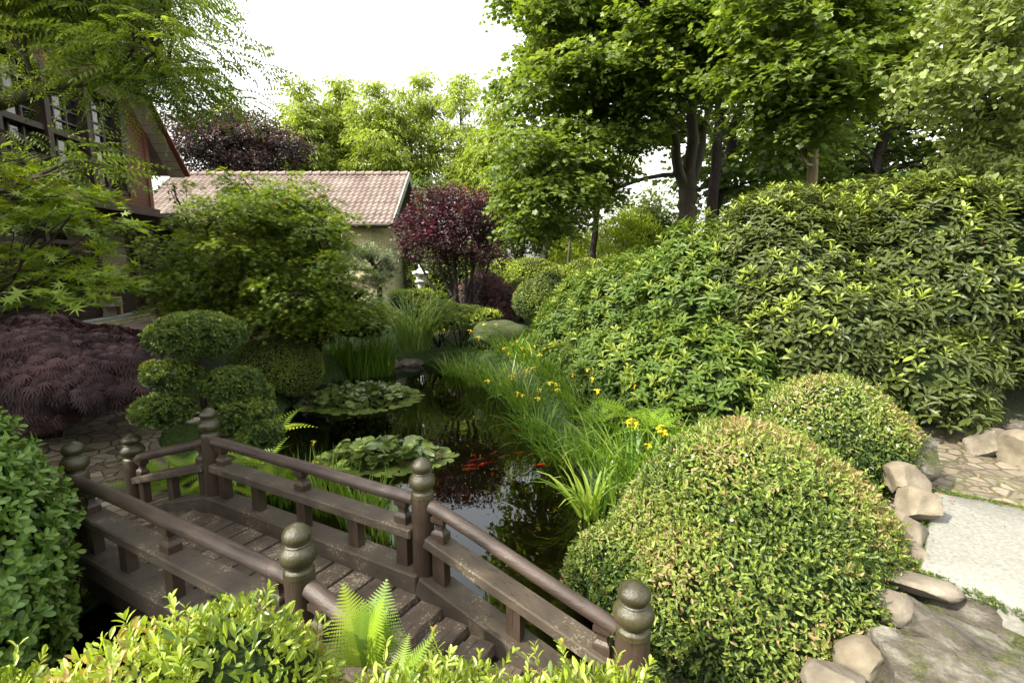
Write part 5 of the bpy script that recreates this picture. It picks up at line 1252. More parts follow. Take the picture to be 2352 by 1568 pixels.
cn = clumps_px([(-30, 400), (50, 395), (170, 440), (210, 480), (60, 510), (-30, 510)], (3.6, 4.6), 9, (.30, .30, .08), 6, 46) + clumps_px([(-30, 575), (110, 560), (250, 590), (255, 650), (180, 680), (-30, 690)], (3.5, 4.4), 11, (.32, .32, .09), 7, 48)
r = np.random.default_rng(3)
cn += [((x_, min(1.0+.49*(x_+5)+3.4*r.random(), -x_*.85-.9), r.uniform(3.5, 5.2)), (.7, .7, .25)) for x_ in r.uniform(-6.6, -4.4, 24)]  # unseen crown clumps left of the view, added to shade the bridge
nb = A([-5.6, 2.6, .4])
tree('japanese_maple', 'Japanese maple branches reaching in from the left edge in front of the house', 'Japanese maple',
     [([nb, nb+A([.1, .2, 1.3]), nb+A([.3, .6, 2.2]), nb+A([.9, 1.1, 2.7])], (.13, .05)), ([nb, nb+A([-.1, -.2, 1.6]), nb+A([-.2, -.9, 3.2]), nb+A([.2, -1.5, 4.4])], (.12, .05)), ([nb, nb+A([.1, .1, 1.7]), nb+A([.5, 1.0, 1.9]), nb+A([1.3, 1.5, 1.75])], (.1, .03))],
     cn, 'acer', .105, .10, M['acer'], M['bark_dark'], 92, per_m3=120, nper=15, srad=.22, droop=.3, flat=.15, bright=.55, twigs=4, tw_r=.006, limb_r=.03, normup=1.2, twist=.32)
cp = clumps_px([(-60, -160), (330, -160), (365, 30), (395, 110), (410, 190), (395, 280), (340, 225), (280, 160), (180, 80), (90, 60), (-60, 50)], (4.8, 7.4), 75, (.60, .60, .16), 9, 44, holes=[(345, 215, 30), (120, 260, 60), (60, 230, 50), (200, 290, 40)])
cp += clumps_px([(-60, 180), (80, 200), (200, 300), (180, 380), (-60, 380)], (4.6, 5.6), 5, (.4, .4, .1), 10, 60, holes=[(230, 330, 70)])
cp += [((r.uniform(-7.5, -4.6), r.uniform(.5, 6), r.uniform(6, 8.2)), (1.0, 1.0, .35)) for _ in range(5)]
pb = A([-7.2, 4.8, .5])
tree('tall_ash', 'tall leafy tree with hanging pinnate leaves spreading over the house at the upper left', 'tree',
     [([pb, pb+A([.1, 0, 2.4]), pb+A([.6, .3, 4.2]), pb+A([1.6, .6, 5.6]), pb+A([2.6, .8, 6.2])], (.2, .05)), ([pb+A([0, 0, 2.2]), pb+A([.2, -1.2, 4.4]), pb+A([.6, -2.4, 6])], (.13, .05)), ([pb+A([.1, 0, 2.4]), pb+A([1.2, .6, 3.8]), pb+A([2.6, 1.2, 4.4]), pb+A([3.6, 1.8, 4.7])], (.11, .03))],
     cp, 'pinnate', .24, .25, M['pinnate'], M['bark'], 93, per_m3=44, nper=10, srad=.38, droop=.15, flat=.4, bright=.55, twigs=6, tw_r=.008, limb_r=.04, normup=1.0, twist=.4, hang=-.05, sunb=.3)
# purple plum: fan of stems
q0 = pt(1058, 700, 16)*A([1, 1, 0])+A([0, 0, .95]); stems = []
for (x, y) in ((960, 600), (990, 560), (1015, 540), (1045, 520), (1070, 560), (1100, 560), (1130, 590), (1040, 580), (1085, 540)):
    e = pt(x, y, 16+r.uniform(-.8, .8)); e0 = q0+A([r.normal()*.12, r.normal()*.1, 0]); stems.append(([e0, e0*.55+e*.45+A([0, 0, -.12]), e], (.075, .03)))
tree('purple_plum', 'purple-leaved plum tree with red shoot tips and fanning bare stems beside the lantern', 'purple tree', stems,
     clumps_px([(945, 510), (960, 465), (1010, 445), (1060, 445), (1115, 460), (1135, 510), (1130, 570), (1105, 600), (1080, 580), (1010, 600), (970, 570), (950, 545)], (15, 17), 46, (.50, .50, .40), 12, 22), 'oval', .10, .052, M['plum'], M['bark_dark'], 94, per_m3=80, nper=12, srad=.22, droop=.1, flat=1.0, bright=.28, twigs=5, tw_r=.008, limb_r=.025, normup=.7, twist=.8, sunb=.5, limb_from=(.55, 1.0))
# copper beech far left, chestnut row, all behind the tiled roof
def fartree(name, label, cat, x, ytop, Y, halfw, ybot, mat, seed, tmpl='rhomb', L=.24, W=.11, n=26, R=(1.0, .95, .8), per=14, nper=12, hang=.5, tw=.6, group=None, bright=.5, bark='bark', trunk_r=.16, base=1.2, twigs=2, srad=.45, lobes=True):
    top = pt(x, ytop, Y); bot = pt(x, ybot, Y); rr = np.random.default_rng(seed); zc = (top[2]+bot[2])/2; hz = (top[2]-bot[2])/2; hw = halfw/FPX*Y; c = []
    for i in range(n):
        for _ in range(30):
            d = sph(1, rr)[0]*rr.random()**.4
            if i < 3: d = A([rr.uniform(-.35, .35), rr.uniform(-.3, .3), .95])
            p = A([top[0]+d[0]*(hw-R[0]*.5), Y+d[1]*min(hw, 2.4), zc+d[2]*(hz-R[2]*.45)])
            if all(np.linalg.norm((p-q[0])/A(R)) > .8 for q in c): break
        c.append((p, A(R)*rr.uniform(.7, 1.15)*(1 if i > 2 else .75)))
    return tree(name, label, cat, [([(top[0], Y, base), (top[0]+.1, Y, zc-hz*.3), (top[0], Y, zc+hz*.75)], (trunk_r, trunk_r*.35)), ([(top[0], Y, base+1.2), (top[0]+hw*.3, Y+.3, zc), (top[0]+hw*.45, Y, zc+hz*.5)], (trunk_r*.6, trunk_r*.25)), ([(top[0], Y, base+1.4), (top[0]-hw*.3, Y-.2, zc-.3), (top[0]-hw*.45, Y, zc+hz*.45)], (trunk_r*.6, trunk_r*.25))],
                c, tmpl, L, W, mat, M[bark], seed, per_m3=per, nper=nper, srad=srad, droop=.4, flat=.8, bright=bright, twigs=twigs, tw_r=.015, limb_r=.05, normup=.8, twist=tw, hang=hang, group=group, sunb=.45)
fartree('copper_beech', 'dark bronze-purple beech behind the left end of the tiled roof', 'beech tree', 545, 245, 36, 150, 440, M['beech'], 101, L=.21, W=.12, n=40, R=(1.5, 1.35, .95), per=11, nper=12, hang=.2, tw=.8, bright=.4, bark='bark_dark')
fartree('background_tree', 'small light green treetop against the white sky beyond the bronze beech', 'tree', 505, 195, 42, 50, 330, M['far'], 102, L=.2, W=.11, n=10, per=6, R=(1.2, 1.2, .8), hang=.2)
row = [(690, 185, 41.5, 62, 450, 'leftmost light green tree of the row behind the tiled roof, rounded top'), (775, 178, 43.5, 62, 470, 'light green tree of the row behind the roof, second from the left'),
       (870, 185, 41, 72, 470, 'broad light green tree behind the right part of the tiled roof ridge'), (960, 165, 44, 66, 500, 'tall light green tree rising above the right roof corner'),
       (1055, 168, 42, 72, 560, 'light green tree directly behind the purple plum'), (1135, 190, 40, 75, 585, 'light green tree of the row nearest the big maple')]
for i, (x, yt, Y, hw, yb_, lab) in enumerate(row):
    fartree('chestnut_tree', lab, 'tree', x, yt, Y, hw, yb_, M['far'], 110+i, L=.36, W=.135, n=34, R=(1.45, 1.3, .85), per=7.5, nper=10, hang=.7, tw=.6, group='row of light green trees behind the tiled roof', bright=.5, trunk_r=.14)
# darker trees behind the row closing the view low down
for i, (x, yt, Y, hw, yb_, lab) in enumerate([(1000, 400, 33, 120, 640, 'dark shaded tree low behind the purple plum'), (1190, 330, 27, 100, 600, 'dark green tree in the shade between the plum and the maple'), (1270, 440, 30, 90, 610, 'dark understorey tree behind the trimmed hedge'), (1500, 450, 27, 90, 600, 'dark small-leaved tree seen under the maple crown beside its trunk')]):
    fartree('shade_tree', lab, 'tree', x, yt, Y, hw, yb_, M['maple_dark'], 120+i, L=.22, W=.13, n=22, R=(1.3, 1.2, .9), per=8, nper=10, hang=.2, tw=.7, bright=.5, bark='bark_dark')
# ---- large maple, several stems
tb = A([pt(1572, 500, 15)[0], 15.0, .9]); S = []
def stem(pxs, Y0_, Y1_, r0, r1):
    k = len(pxs); return ([pt(x, y, Y0_+(Y1_-Y0_)*i/(k-1)) for i, (x, y) in enumerate(pxs)], (r0, r1))
S.append(([tb, pt(1574, 500, 15), pt(1578, 420, 15)], (.29, .25)))
S.append(stem([(1572, 430), (1553, 380), (1548, 300), (1520, 190), (1480, 60), (1450, -60)], 15, 14.4, .16, .06))
S.append(stem([(1580, 430), (1588, 360), (1590, 250), (1592, 120), (1600, -60)], 15, 15.3, .19, .1))
S.append(stem([(1585, 430), (1605, 380), (1618, 280), (1650, 160), (1700, -20)], 15.1, 16, .13, .06))
S.append(stem([(1556, 330), (1480, 300), (1400, 250), (1300, 200), (1220, 170)], 15, 13.5, .10, .03))
S.append(stem([(1565, 400), (1500, 405), (1430, 425), (1340, 470), (1260, 520)], 15, 13.2, .07, .02))
S.append(stem([(1550, 250), (1440, 130), (1340, 40), (1260, -40)], 14.6, 13, .10, .03))
HO = [(1500, 400, 85), (1395, 505, 40), (1650, 330, 60), (1170, 60, 20), (1620, 150, 28), (1340, 190, 26), (1430, 90, 24)]
cm = clumps_px([(1300, -140), (1700, -140), (1700, 200), (1600, 190), (1520, 230), (1480, 330), (1430, 370), (1380, 430), (1340, 490), (1300, 530), (1240, 550), (1210, 520), (1200, 470), (1220, 380), (1180, 290), (1180, 200), (1210, 120), (1240, 0)], (11.6, 14.4), 104, (.85, .8, .28), 13, 40, HO)
cm += clumps_px([(1180, -140), (1750, -140), (1700, 200), (1560, 300), (1450, 350), (1330, 430), (1250, 300)], (15, 18), 22, (1.2, 1.1, .35), 14, 80, HO)
tree('large_maple', 'large multi-stemmed maple with layered bright foliage leaning over the hedge in the centre right', 'maple tree', S, cm, 'maple', .115, .122, M['maple'], M['bark'], 131,
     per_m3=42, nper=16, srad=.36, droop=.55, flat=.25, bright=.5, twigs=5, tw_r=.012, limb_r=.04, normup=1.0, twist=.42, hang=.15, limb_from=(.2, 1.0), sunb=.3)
# second maple with darker crown to the right
sb = A([pt(1637, 480, 17)[0], 17.0, 1.0])
H2 = [(2110, 180, 60), (2060, 300, 55), (2150, 370, 70), (1900, 250, 18), (1720, 210, 30), (1690, 110, 30), (1880, 50, 30), (1830, 170, 24), (1960, 330, 30), (1610, 300, 40)]
c2 = clumps_px([(1700, -140), (2080, -140), (2090, 60), (2010, 130), (1960, 200), (1900, 260), (1850, 300), (1790, 330), (1760, 250), (1700, 150)], (9.5, 12), 42, (.85, .8, .26), 15, 50, H2)
tree('tall_maple', 'tall maple with bright layered sprays over the middle of the rhododendron bank', 'maple tree', [([A([pt(1862, 430, 12.5)[0], 12.5, 1.0]), pt(1862, 430, 12.5), pt(1866, 330, 12.5), pt(1860, 120, 12.3), pt(1850, -100, 12)], (.14, .08))],
     c2, 'maple', .12, .13, M['maple'], M['bark_light'], 132, per_m3=42, nper=16, srad=.38, droop=.6, flat=.25, bright=.45, twigs=5, tw_r=.01, limb_r=.035, normup=1.0, twist=.42, hang=.15, sunb=.3, limb_from=(.45, 1))
c3 = clumps_px([(1600, -140), (2420, -140), (2420, 420), (2200, 420), (1900, 420), (1700, 440), (1620, 420)], (17, 21), 90, (1.5, 1.3, .42), 16, 62, H2+[(1650, 330, 30), (1795, 60, 14)])
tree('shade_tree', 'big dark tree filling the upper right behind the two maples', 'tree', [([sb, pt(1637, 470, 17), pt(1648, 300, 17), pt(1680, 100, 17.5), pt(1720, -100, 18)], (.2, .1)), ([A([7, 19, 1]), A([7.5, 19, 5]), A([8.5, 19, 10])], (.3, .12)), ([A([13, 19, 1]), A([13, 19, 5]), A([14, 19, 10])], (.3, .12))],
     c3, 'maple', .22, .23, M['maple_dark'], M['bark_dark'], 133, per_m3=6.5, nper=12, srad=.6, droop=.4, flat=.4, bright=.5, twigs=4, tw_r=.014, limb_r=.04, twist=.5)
c4 = clumps_px([(1700, 330), (2420, 300), (2420, 470), (1700, 480)], (23, 27), 26, (2.2, 1.6, .9), 17, 60, H2)
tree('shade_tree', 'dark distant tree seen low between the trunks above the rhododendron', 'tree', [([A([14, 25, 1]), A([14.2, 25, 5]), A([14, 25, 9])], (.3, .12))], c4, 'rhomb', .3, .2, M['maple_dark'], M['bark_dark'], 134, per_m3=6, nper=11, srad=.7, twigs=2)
# ginkgo at the right edge
cg = clumps_px([(2200, 30), (2300, -100), (2430, -140), (2430, 460), (2230, 440), (2180, 380), (2250, 350), (2200, 250), (2090, 230), (2080, 180), (2150, 110)], (6.6, 8.2), 50, (.42, .42, .2), 18, 42, [(2310, 40, 30), (2200, 320, 30), (2180, 330, 60)])
gb = A([8.6, 8.6, 1.0])
tree('ginkgo', 'ginkgo with fan-shaped pale green leaves at the right edge above the rhododendron', 'ginkgo tree', [([gb, gb+A([-.2, -.4, 2.5]), gb+A([-.2, -.8, 4.5]), gb+A([-.6, -1, 7])], (.14, .04)), ([gb+A([-.2, -.4, 2.5]), gb+A([-1, -.9, 3.4]), gb+A([-2, -1.1, 4.0])], (.06, .015))],
     cg, 'ginkgo', .072, .08, M['ginkgo'], M['bark'], 135, per_m3=150, nper=13, srad=.2, droop=.3, flat=1.0, bright=.55, twigs=4, tw_r=.006, limb_r=.025, normup=.8, twist=.8, hang=.3, sunb=.2)
# thin trunks beyond the hedge
for i, (x, Y, rr_, mt, lab) in enumerate([(1355, 23, .17, 'bark_dark', 'dark slanting trunk standing before the golden shrubs behind the hedge'), (1298, 22, .07, 'bark', 'thin leaning grey trunk left of the dark slanting trunk'), (1245, 25, .16, 'bark_dark', 'dark shaded trunk behind the hanging maple spray')]):
    b = A([pt(x, 600, Y)[0], Y, 1.1]); c = [((b[0]+r.uniform(-1.5, 1.5), Y+r.uniform(-1, 1), r.uniform(5.3, 8)), (1.1, 1, .5)) for _ in range(9)]
    tree('woodland_tree', lab, 'tree', [([b, b+A([.15, 0, 2]), b+A([.3, 0, 4.5]), b+A([.3, 0, 6])], (rr_, rr_*.6))], c, 'rhomb', .2, .12, M['maple'], M[mt], 140+i, per_m3=12, nper=10, srad=.45, twigs=2, group='woodland trunks behind the hedge')
# golden shrubs, yellow sunlight put into their leaf colour
for i, (x, y, Y, R, lab) in enumerate([(1330, 575, 26, (1.6, 1, 1.0), 'golden yellow shrub, painted as sunlit, behind the thin trunks'), (1440, 545, 25, (1.7, 1, 1.5), 'tall golden feathery shrub left of the rhododendron top'), (1395, 565, 27, (1.5, 1, 1.0), 'low golden shrub between the other two golden shrubs')]):
    shrub('golden_shrub', lab, 'shrub', [(pt(x, y, Y), R), (pt(x-25, y+10, Y), A(R)*.7)], 'rhomb', .13, .045, 260, .5, M['yellowshrub'], 150+i, up=.8, bump=.2, core=None, nstem=10, group='golden shrubs', outw=.3)
# trimmed hedges
shrub('trimmed_hedge', 'yellow-green trimmed hedge with wavy top behind the purple mound', 'hedge', [(pt(1215, 640, 20)+A([0, 0, -.2]), (1.5, .9, 1.0)), (pt(1160, 640, 20.3)+A([0, 0, -.1]), (1.0, .9, .9)), (pt(1275, 650, 19.7)+A([0, 0, -.3]), (1.2, .8, 1.0))], 'rhomb', .075, .045, 1000, .12, M['hedge'], 160, bump=.03, shrink=.92, group='trimmed hedges')
shrub('trimmed_hedge', 'yellow-green trimmed hedge mound right of the other hedge, touching the rhododendron', 'hedge', [(pt(1345, 645, 17)+A([0, 0, -.3]), (1.05, .8, 1.05)), (pt(1410, 640, 16.5)+A([0, 0, -.3]), (1.0, .8, 1.05))], 'rhomb', .07, .042, 1200, .12, M['hedge'], 161, bump=.03, shrink=.92, group='trimmed hedges')
shrub('moss_shrub', 'small bright green bun shrub below the trimmed hedge', 'shrub', [(pt(1198, 668, 17.5), (.5, .45, .42))], 'tuft', .07, .07, 700, .1, M['juniper'], 162)
shrub('small_cotoneaster', 'low dark grey-green shrub at the foot of the rhododendron end', 'shrub', [(pt(1225, 690, 13.2), (.55, .6, .55)), (pt(1262, 675, 13), (.5, .6, .6))], 'oval', .05, .022, 1300, .1, M['box'], 163)
# junipers on the far bank
def juniper(label, ells, seed, mat='juniper'):
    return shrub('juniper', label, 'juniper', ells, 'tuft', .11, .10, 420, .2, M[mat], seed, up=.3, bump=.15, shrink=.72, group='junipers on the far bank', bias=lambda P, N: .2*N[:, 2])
juniper('dark layered juniper below the lantern and purple plum', [(pt(1000, 712, 14.6), (.95, .7, .28)), (pt(950, 690, 15.2), (.7, .6, .3)), (pt(1060, 718, 14.6), (.7, .6, .22))], 170, 'yew')
juniper('bright low juniper spreading on the bank left of the mossy stone', [(pt(1010, 745, 14.0), (.7, .5, .16)), (pt(1060, 738, 13.8), (.75, .5, .2)), (pt(1105, 722, 14.2), (.6, .5, .14))], 171)
shrub('fern_bank_shrub', 'small fresh green shrub at the lantern foot', 'shrub', [(pt(985, 682, 16.2), (.6, .5, .25)), (pt(935, 685, 16), (.55, .5, .3))], 'rhomb', .09, .03, 800, .2, M['fern'], 172, up=.6, bump=.2)
shrub('shade_shrub', 'dark green low shrub under the Japanese maple at the left bank', 'shrub', [(pt(560, 730, 10.8), (1.0, .6, .35)), (pt(700, 745, 11.4), (.9, .6, .5)), (pt(820, 735, 12.6), (.9, .6, .5))], 'acer', .085, .085, 420, .25, M['acer'], 173, up=.0, bump=.2)
shrub('shade_shrub', 'dark evergreen shrub filling the gap between the brick wall and the purple plum', 'shrub', [(pt(965, 605, 22.5), (.8, .8, 1.4)), (pt(1010, 620, 21), (1.2, .8, 1.2)), (pt(1090, 620, 21), (1.6, .8, 1.2))], 'rhomb', .12, .06, 420, .2, M['box'], 174, bump=.15)
shrub('shade_shrub', 'dark shrub in the corner below the bay window, right of the steps', 'shrub', [(pt(430, 660, 12.6), (.8, .6, .9)), (pt(480, 700, 12.2), (.9, .6, .8))], 'oval', .08, .035, 500, .2, M['box'], 175, bump=.15)
# ------------------------------------------------------------------ waterside plants
FG = 'yellow flag irises on the right bank'
def iris_flower():
    lb = LB()
    for k in range(3):
        a = 2.1*k; D = A([math.cos(a), math.sin(a), .45]); lb.add('petal', [A([0, 0, 0])], [D], [[-math.cos(a)*.4, -math.sin(a)*.4, 1]], .047, .038, .5, lift=1.4)
        a += 1.05; D = A([math.cos(a)*.35, math.sin(a)*.35, 1]); lb.add('oval', [A([0, 0, 0])], [D], [[math.cos(a), math.sin(a), .1]], .03, .011, .8)
    lb.add('oval', [A([0, 0, -.05])]*2, [[.1, 0, 1], [-.1, .05, 1]], [[1, 0, 0], [0, 1, 0]], .06, .015, .2)
    o = lb.build('iris_flower', M['yellow']); me = o.data; bpy.data.objects.remove(o); return me
IF = iris_flower()
def iris(label, c, rad, n, L, seed, flowers=(), azc=None, W=.021, rnd=.5, bend=(.2, 2.1), ell_=(1, 1), name='yellow_iris', group=FG, th=(.03, .35)):
    t = tuftplant(name, label, 'iris', c, rad, n, L, W, M['iris'], seed, th=th, bend=bend, group=group, azc=azc, ell_=ell_, rnd=rnd)
    b = org(t); r = np.random.default_rng(seed); m = MB(); 
    for (x, y, Y) in flowers:
        p = pt(x, y, Y); o = bpy.data.objects.new('flower', IF); s = r.uniform(.8, 1.25); o.scale = (s, s, s)
        o.location = tuple(p-b); o.rotation_euler = (r.uniform(-.3, .3), r.uniform(-.3, .3), r.uniform(0, 6)); COL.objects.link(o); o.parent = t
        m.tube(curve((c[0]*.5+p[0]*.5, c[1]*.5+p[1]*.5, b[2]), p-A([0, 0, .04]), r, 0, 6, .03), np.linspace(.006, .004, 6), 5)
    if flowers: m.build('flower_stalks', M['iris'], t)
    return t
a0 = atz(1362, 1185)
iris('clump of broad yellow iris leaves arching over the water beside the big clipped dome', (a0[0], a0[1], -.05), .14, 54, .95, 201, W=.042, bend=(.4, 2.7), th=(.02, .7), rnd=.65)
iris('small upright iris fan just right of the arching clump at the water', (a0[0]+.28, a0[1]+.12, -.03), .09, 22, .8, 202, W=.034, bend=(.1, 1.4), rnd=.55)
near = [((1.30, 5.55), .28, 90, .85, [(1450, 965, 5.6), (1440, 972, 5.7), (1462, 974, 5.5), (1518, 978, 5.5)], 'iris clump with two large yellow flowers left of the big clipped dome'),
        ((1.75, 5.35), .30, 90, .85, [(1513, 985, 5.3), (1525, 993, 5.2), (1583, 995, 5.2), (1490, 1023, 5.2)], 'iris clump with yellow flowers rising behind the top of the big clipped dome'),
        ((.95, 6.2), .32, 110, .9, [(1360, 870, 6.3), (1372, 898, 6.2), (1350, 850, 6.5)], 'iris clump with one tall flower stem in front of the rhododendron'),
        ((1.35, 6.6), .34, 110, .9, [(1458, 885, 6.8)], 'iris clump among the ferns at the rhododendron foot'),
        ((.60, 7.0), .34, 120, .9, [(1240, 895, 7.0), (1262, 880, 7.1), (1200, 908, 7.2), (1188, 903, 7.2), (1235, 915, 6.9)], 'iris clump with a cluster of yellow flowers at the water edge'),
        ((1.05, 7.7), .38, 130, .9, [(1275, 882, 7.5), (1315, 860, 7.8), (1280, 895, 7.4)], 'iris clump behind the cluster of flowers, middle of the right bank'),
        ((.30, 8.1), .38, 130, .9, [(1175, 865, 8.3), (1120, 875, 8.0), (1210, 850, 8.3)], 'iris clump leaning out over the pond with few flowers'),
        ((.95, 8.9), .4, 130, .95, [(1225, 845, 8.8), (1250, 800, 9.0), (1240, 815, 8.8), (1265, 790, 9.3)], 'iris clump with yellow flowers high on the right bank'),
        ((.10, 9.3), .42, 140, .95, [(1160, 800, 9.6), (1178, 790, 9.6), (1187, 783, 9.8), (1200, 800, 9.4), (1215, 800, 9.4), (1168, 812, 9.2)], 'densest group of yellow iris flowers in the middle of the bank'),
        ((.75, 10.2), .42, 140, .95, [(1205, 815, 9.8), (1228, 795, 10)], 'iris clump against the far rhododendron'),
        ((-.30, 10.4), .45, 150, .95, [(1080, 760, 10.8), (1100, 775, 10.4)], 'iris clump with sparse flowers on the far right bank'),
        ((.40, 11.5), .48, 150, 1.0, [(1112, 745, 11.6)], 'tall iris clump before the mossy stone'),
        ((-.85, 11.6), .5, 150, .95, [(1020, 757, 11.6)], 'iris clump arching over the far end of the pond'),
        ((-.2, 12.6), .5, 140, 1.0, [(1140, 745, 12.4)], 'iris clump at the far end of the bank'),
        ((-1.5, 12.8), .5, 150, .85, [(905, 770, 12.9)], 'low iris clump left of centre at the far pond end'),
        ((.95, 12.4), .5, 140, 1.05, [], 'tall narrow iris leaves at the rhododendron end')]
for i, (c, rad, n, L, fl, lab) in enumerate(near):
    far_ = c[1] > 9; c = (c[0]+(.22 if c[1] > 6 else .08), c[1])
    iris(lab, (c[0], c[1], max(g1(*c), -.1)), rad, int(n*1.1), L*.95, 210+i, fl, azc=None, W=.030, bend=(.9, 2.7), th=(.1, .75), rnd=.5)
# reeds on the left bank
for i, (x, y, lab) in enumerate([(775, 862, 'leftmost clump of tall dark green reeds on the left bank'), (825, 865, 'middle clump of tall dark reeds on the left bank'), (872, 858, 'right clump of tall reeds with one faded yellow flower on the left bank')]):
    c = atz(x, y); fl = [(905, 745, 12.8), (893, 835, 12.6)] if i == 2 else ()
    iris(lab, (c[0], c[1], .0), .42, 190, 1.35, 240+i, fl, W=.03, bend=(.0, 1.7), th=(0, .25), rnd=.3, name='reed', group='reeds on the left bank')
tuftplant('miscanthus', 'tall clump of arching silvery green grass in front of the lantern', 'ornamental grass', (*pt(950, 790, 13.6)[:2], .55), .45, 230, 2.1, .038, M['grass'], 250, th=(.0, .45), bend=(1.2, 3.0), rnd=.55, segs=8)
# irises and ferns between the far handrail and the pond
for i, (x, y, n, L, lab) in enumerate([(835, 1195, 60, .62, 'iris clump with long blades right behind the middle strut of the bridge'), (760, 1165, 60, .72, 'iris clump with one yellow bud behind the bridge handrail'), (700, 1130, 45, .6, 'iris clump at the left end of the near lily leaves'), (880, 1235, 26, .45, 'low iris clump at the water by the right bridge post'), (640, 1150, 50, .55, 'iris clump among the ferns behind the bridge')]):
    c = atz(x, y, .0); iris(lab, (c[0], c[1], -.03), .24, n*2, L, 260+i, [(720, 1015, 5.9), (722, 1062, 5.7)] if i == 1 else (), W=.026, bend=(.1, 1.5), rnd=.6, group='irises behind the bridge rail')
FL = [(600, 1130, .30, 9, .55, 'fern behind the upper handrail left of the irises'), (540, 1110, .25, 8, .5, 'fern between the bridge post and the yew'), (380, 1120, .12, 11, .62, 'broad fern under the sloping left handrail'), (430, 1090, .15, 9, .55, 'fern touching the tall left bridge post'), (440, 1150, .1, 8, .5, 'low fern beside the left bridge ramp'),
      (620, 990, .3, 9, .6, 'upright fern at the foot of the yew by the water'), (600, 1060, .3, 8, .55, 'bright fern hanging towards the pond below the yew'), (680, 1100, .2, 7, .5, 'fern arching over the pond edge')]
for i, (x, y, z, n, L, lab) in enumerate(FL):
    c = atz(x, y, z); fernplant('fern', lab, c[:2], n, L, 280+i, 'ferns around the bridge', elev=(.35, 1.15), z=max(z-.05, g1(*c[:2])), tmpl='frond' if i < 5 else 'frondlow', rnd=.55)
for i, (x, y, Y, n, L, lab) in enumerate([(1500, 950, 6.0, 9, .6, 'fern at the foot of the rhododendron behind the dome'), (1440, 925, 6.6, 8, .55, 'fern between the irises and the rhododendron'), (1370, 940, 6.6, 7, .5, 'small fern among the irises'), (1560, 975, 5.9, 7, .5, 'fern against the dark base of the rhododendron')]):
    c = pt(x, y, Y); fernplant('fern', lab, c[:2], n, L, 300+i, 'ferns at the rhododendron foot', elev=(.3, 1.0), z=max(g1(*c[:2]), c[2]-.2), rnd=.45)
c = pt(838, 1535, 1.78); fernplant('fern', 'bright green fern standing upright in front of the bridge deck', c[:2], 7, .315, 310, 'ferns around the bridge', elev=(1.0, 1.45), z=c[2]-.04, tmpl='widefrond', azr=(.6, 2.6), rnd=.55)
lbf = bpy.context
c2_ = pt(905, 1560, 1.62); fernplant('fern', 'small fern frond low at the bottom edge right of the upright fern', c2_[:2], 4, .24, 311, 'ferns around the bridge', elev=(.5, 1.1), z=c2_[2]-.08, tmpl='frond', azr=(-.4, 1.8), rnd=.6)
for i, (x, y, Y) in enumerate([(25, 1440, 2.7), (60, 1500, 2.5)]):
    c = pt(x, y, Y); fernplant('fern', ['dark shaded fern in the lower left corner', 'dark broad fern right above the sunlit foreground shrub at the left'][i], c[:2], 9, .5, 320+i, 'ferns in the shaded corner', elev=(.2, 1.0), z=g1(*c[:2])+.05, rnd=.1)  # darkest frond tone; the corner's shade is put into the colour
# water lilies
def lily(label, c, rx, ry, nflat, nup, seed, size=.24, ring=True, flowers=3):
    t = thing('water_lily', label, 'water lily', (c[0], c[1], 0), 'water lilies'); r = np.random.default_rng(seed); lb = LB(); P = []
    tries = 0
    while len(P) < nflat and tries < 20000:
        tries += 1; a = r.random()*6.283; q = (.45+.55*r.random()) if ring else r.random()**.5
        p = A([c[0]+math.cos(a)*rx*q, c[1]+math.sin(a)*ry*q]); 
        if all(math.hypot(*(p-o)) > size*.62 for o in P): P.append(p)
    n = len(P); P = A(P); a = r.random(n)*6.283; z = .006+.012*(np.arange(n) % 4)/4
    lb.add('pad', np.c_[P, z], np.c_[np.cos(a), np.sin(a), np.zeros(n)], np.c_[r.normal(size=(n, 2))*.04, np.ones(n)], size*r.uniform(.7, 1.15, n), size, np.clip(.6+.2*r.normal(size=n), 0, 1))
    # crowded, raised and tilted leaves in the middle
    a = r.random(nup)*6.283; q = r.random(nup)**.5*.78; x = c[0]+np.cos(a)*rx*q; y = c[1]+np.sin(a)*ry*q; z = .04+.17*(1-q**2)*r.random(nup)+.03
    az = a+r.normal(size=nup)*.8; D = np.c_[np.cos(az), np.sin(az), r.uniform(-.5, .6, nup)]; N = np.c_[r.normal(size=(nup, 2))*.65, np.ones(nup)]
    lb.add('pad', np.c_[x, y, z], D, N, size*r.uniform(.8, 1.2, nup), size*r.uniform(.75, 1.05, nup), np.clip(.42+.22*r.normal(size=nup)+.5*(r.random(nup) < .06), 0, 1), lift=3.5)
    lb.build('leaves', M['lily'], t, smooth=True)
    for k in range(flowers):
        a = r.random()*6.283; p = A([c[0]+math.cos(a)*rx*.6, c[1]+math.sin(a)*ry*.6, .1]); lb = LB(); j = 12; b = np.arange(j)*.9
        lb.add('oval', np.repeat([p], j, 0), np.c_[np.cos(b), np.sin(b), .6+.08*np.arange(j)], np.c_[-np.cos(b), -np.sin(b), np.ones(j)], .055, .022, r.random(j)); lb.build('flower', M['white'], t)
ca, cb = atz(890, 1050), atz(1040, 1050); lily('near patch of water lily leaves crowded and raised, behind the bridge handrail', atz(885, 1052)[:2], 1.02, .62, 90, 210, 401, .20)
lily('far patch of water lily leaves in front of the dome azalea and reeds', atz(825, 915)[:2], 1.30, 1.15, 150, 220, 402, .22)
lily('few flat lily pads at the water beside the right bridge post', atz(920, 1170)[:2], .42, .2, 14, 6, 403, .2, False, 0)
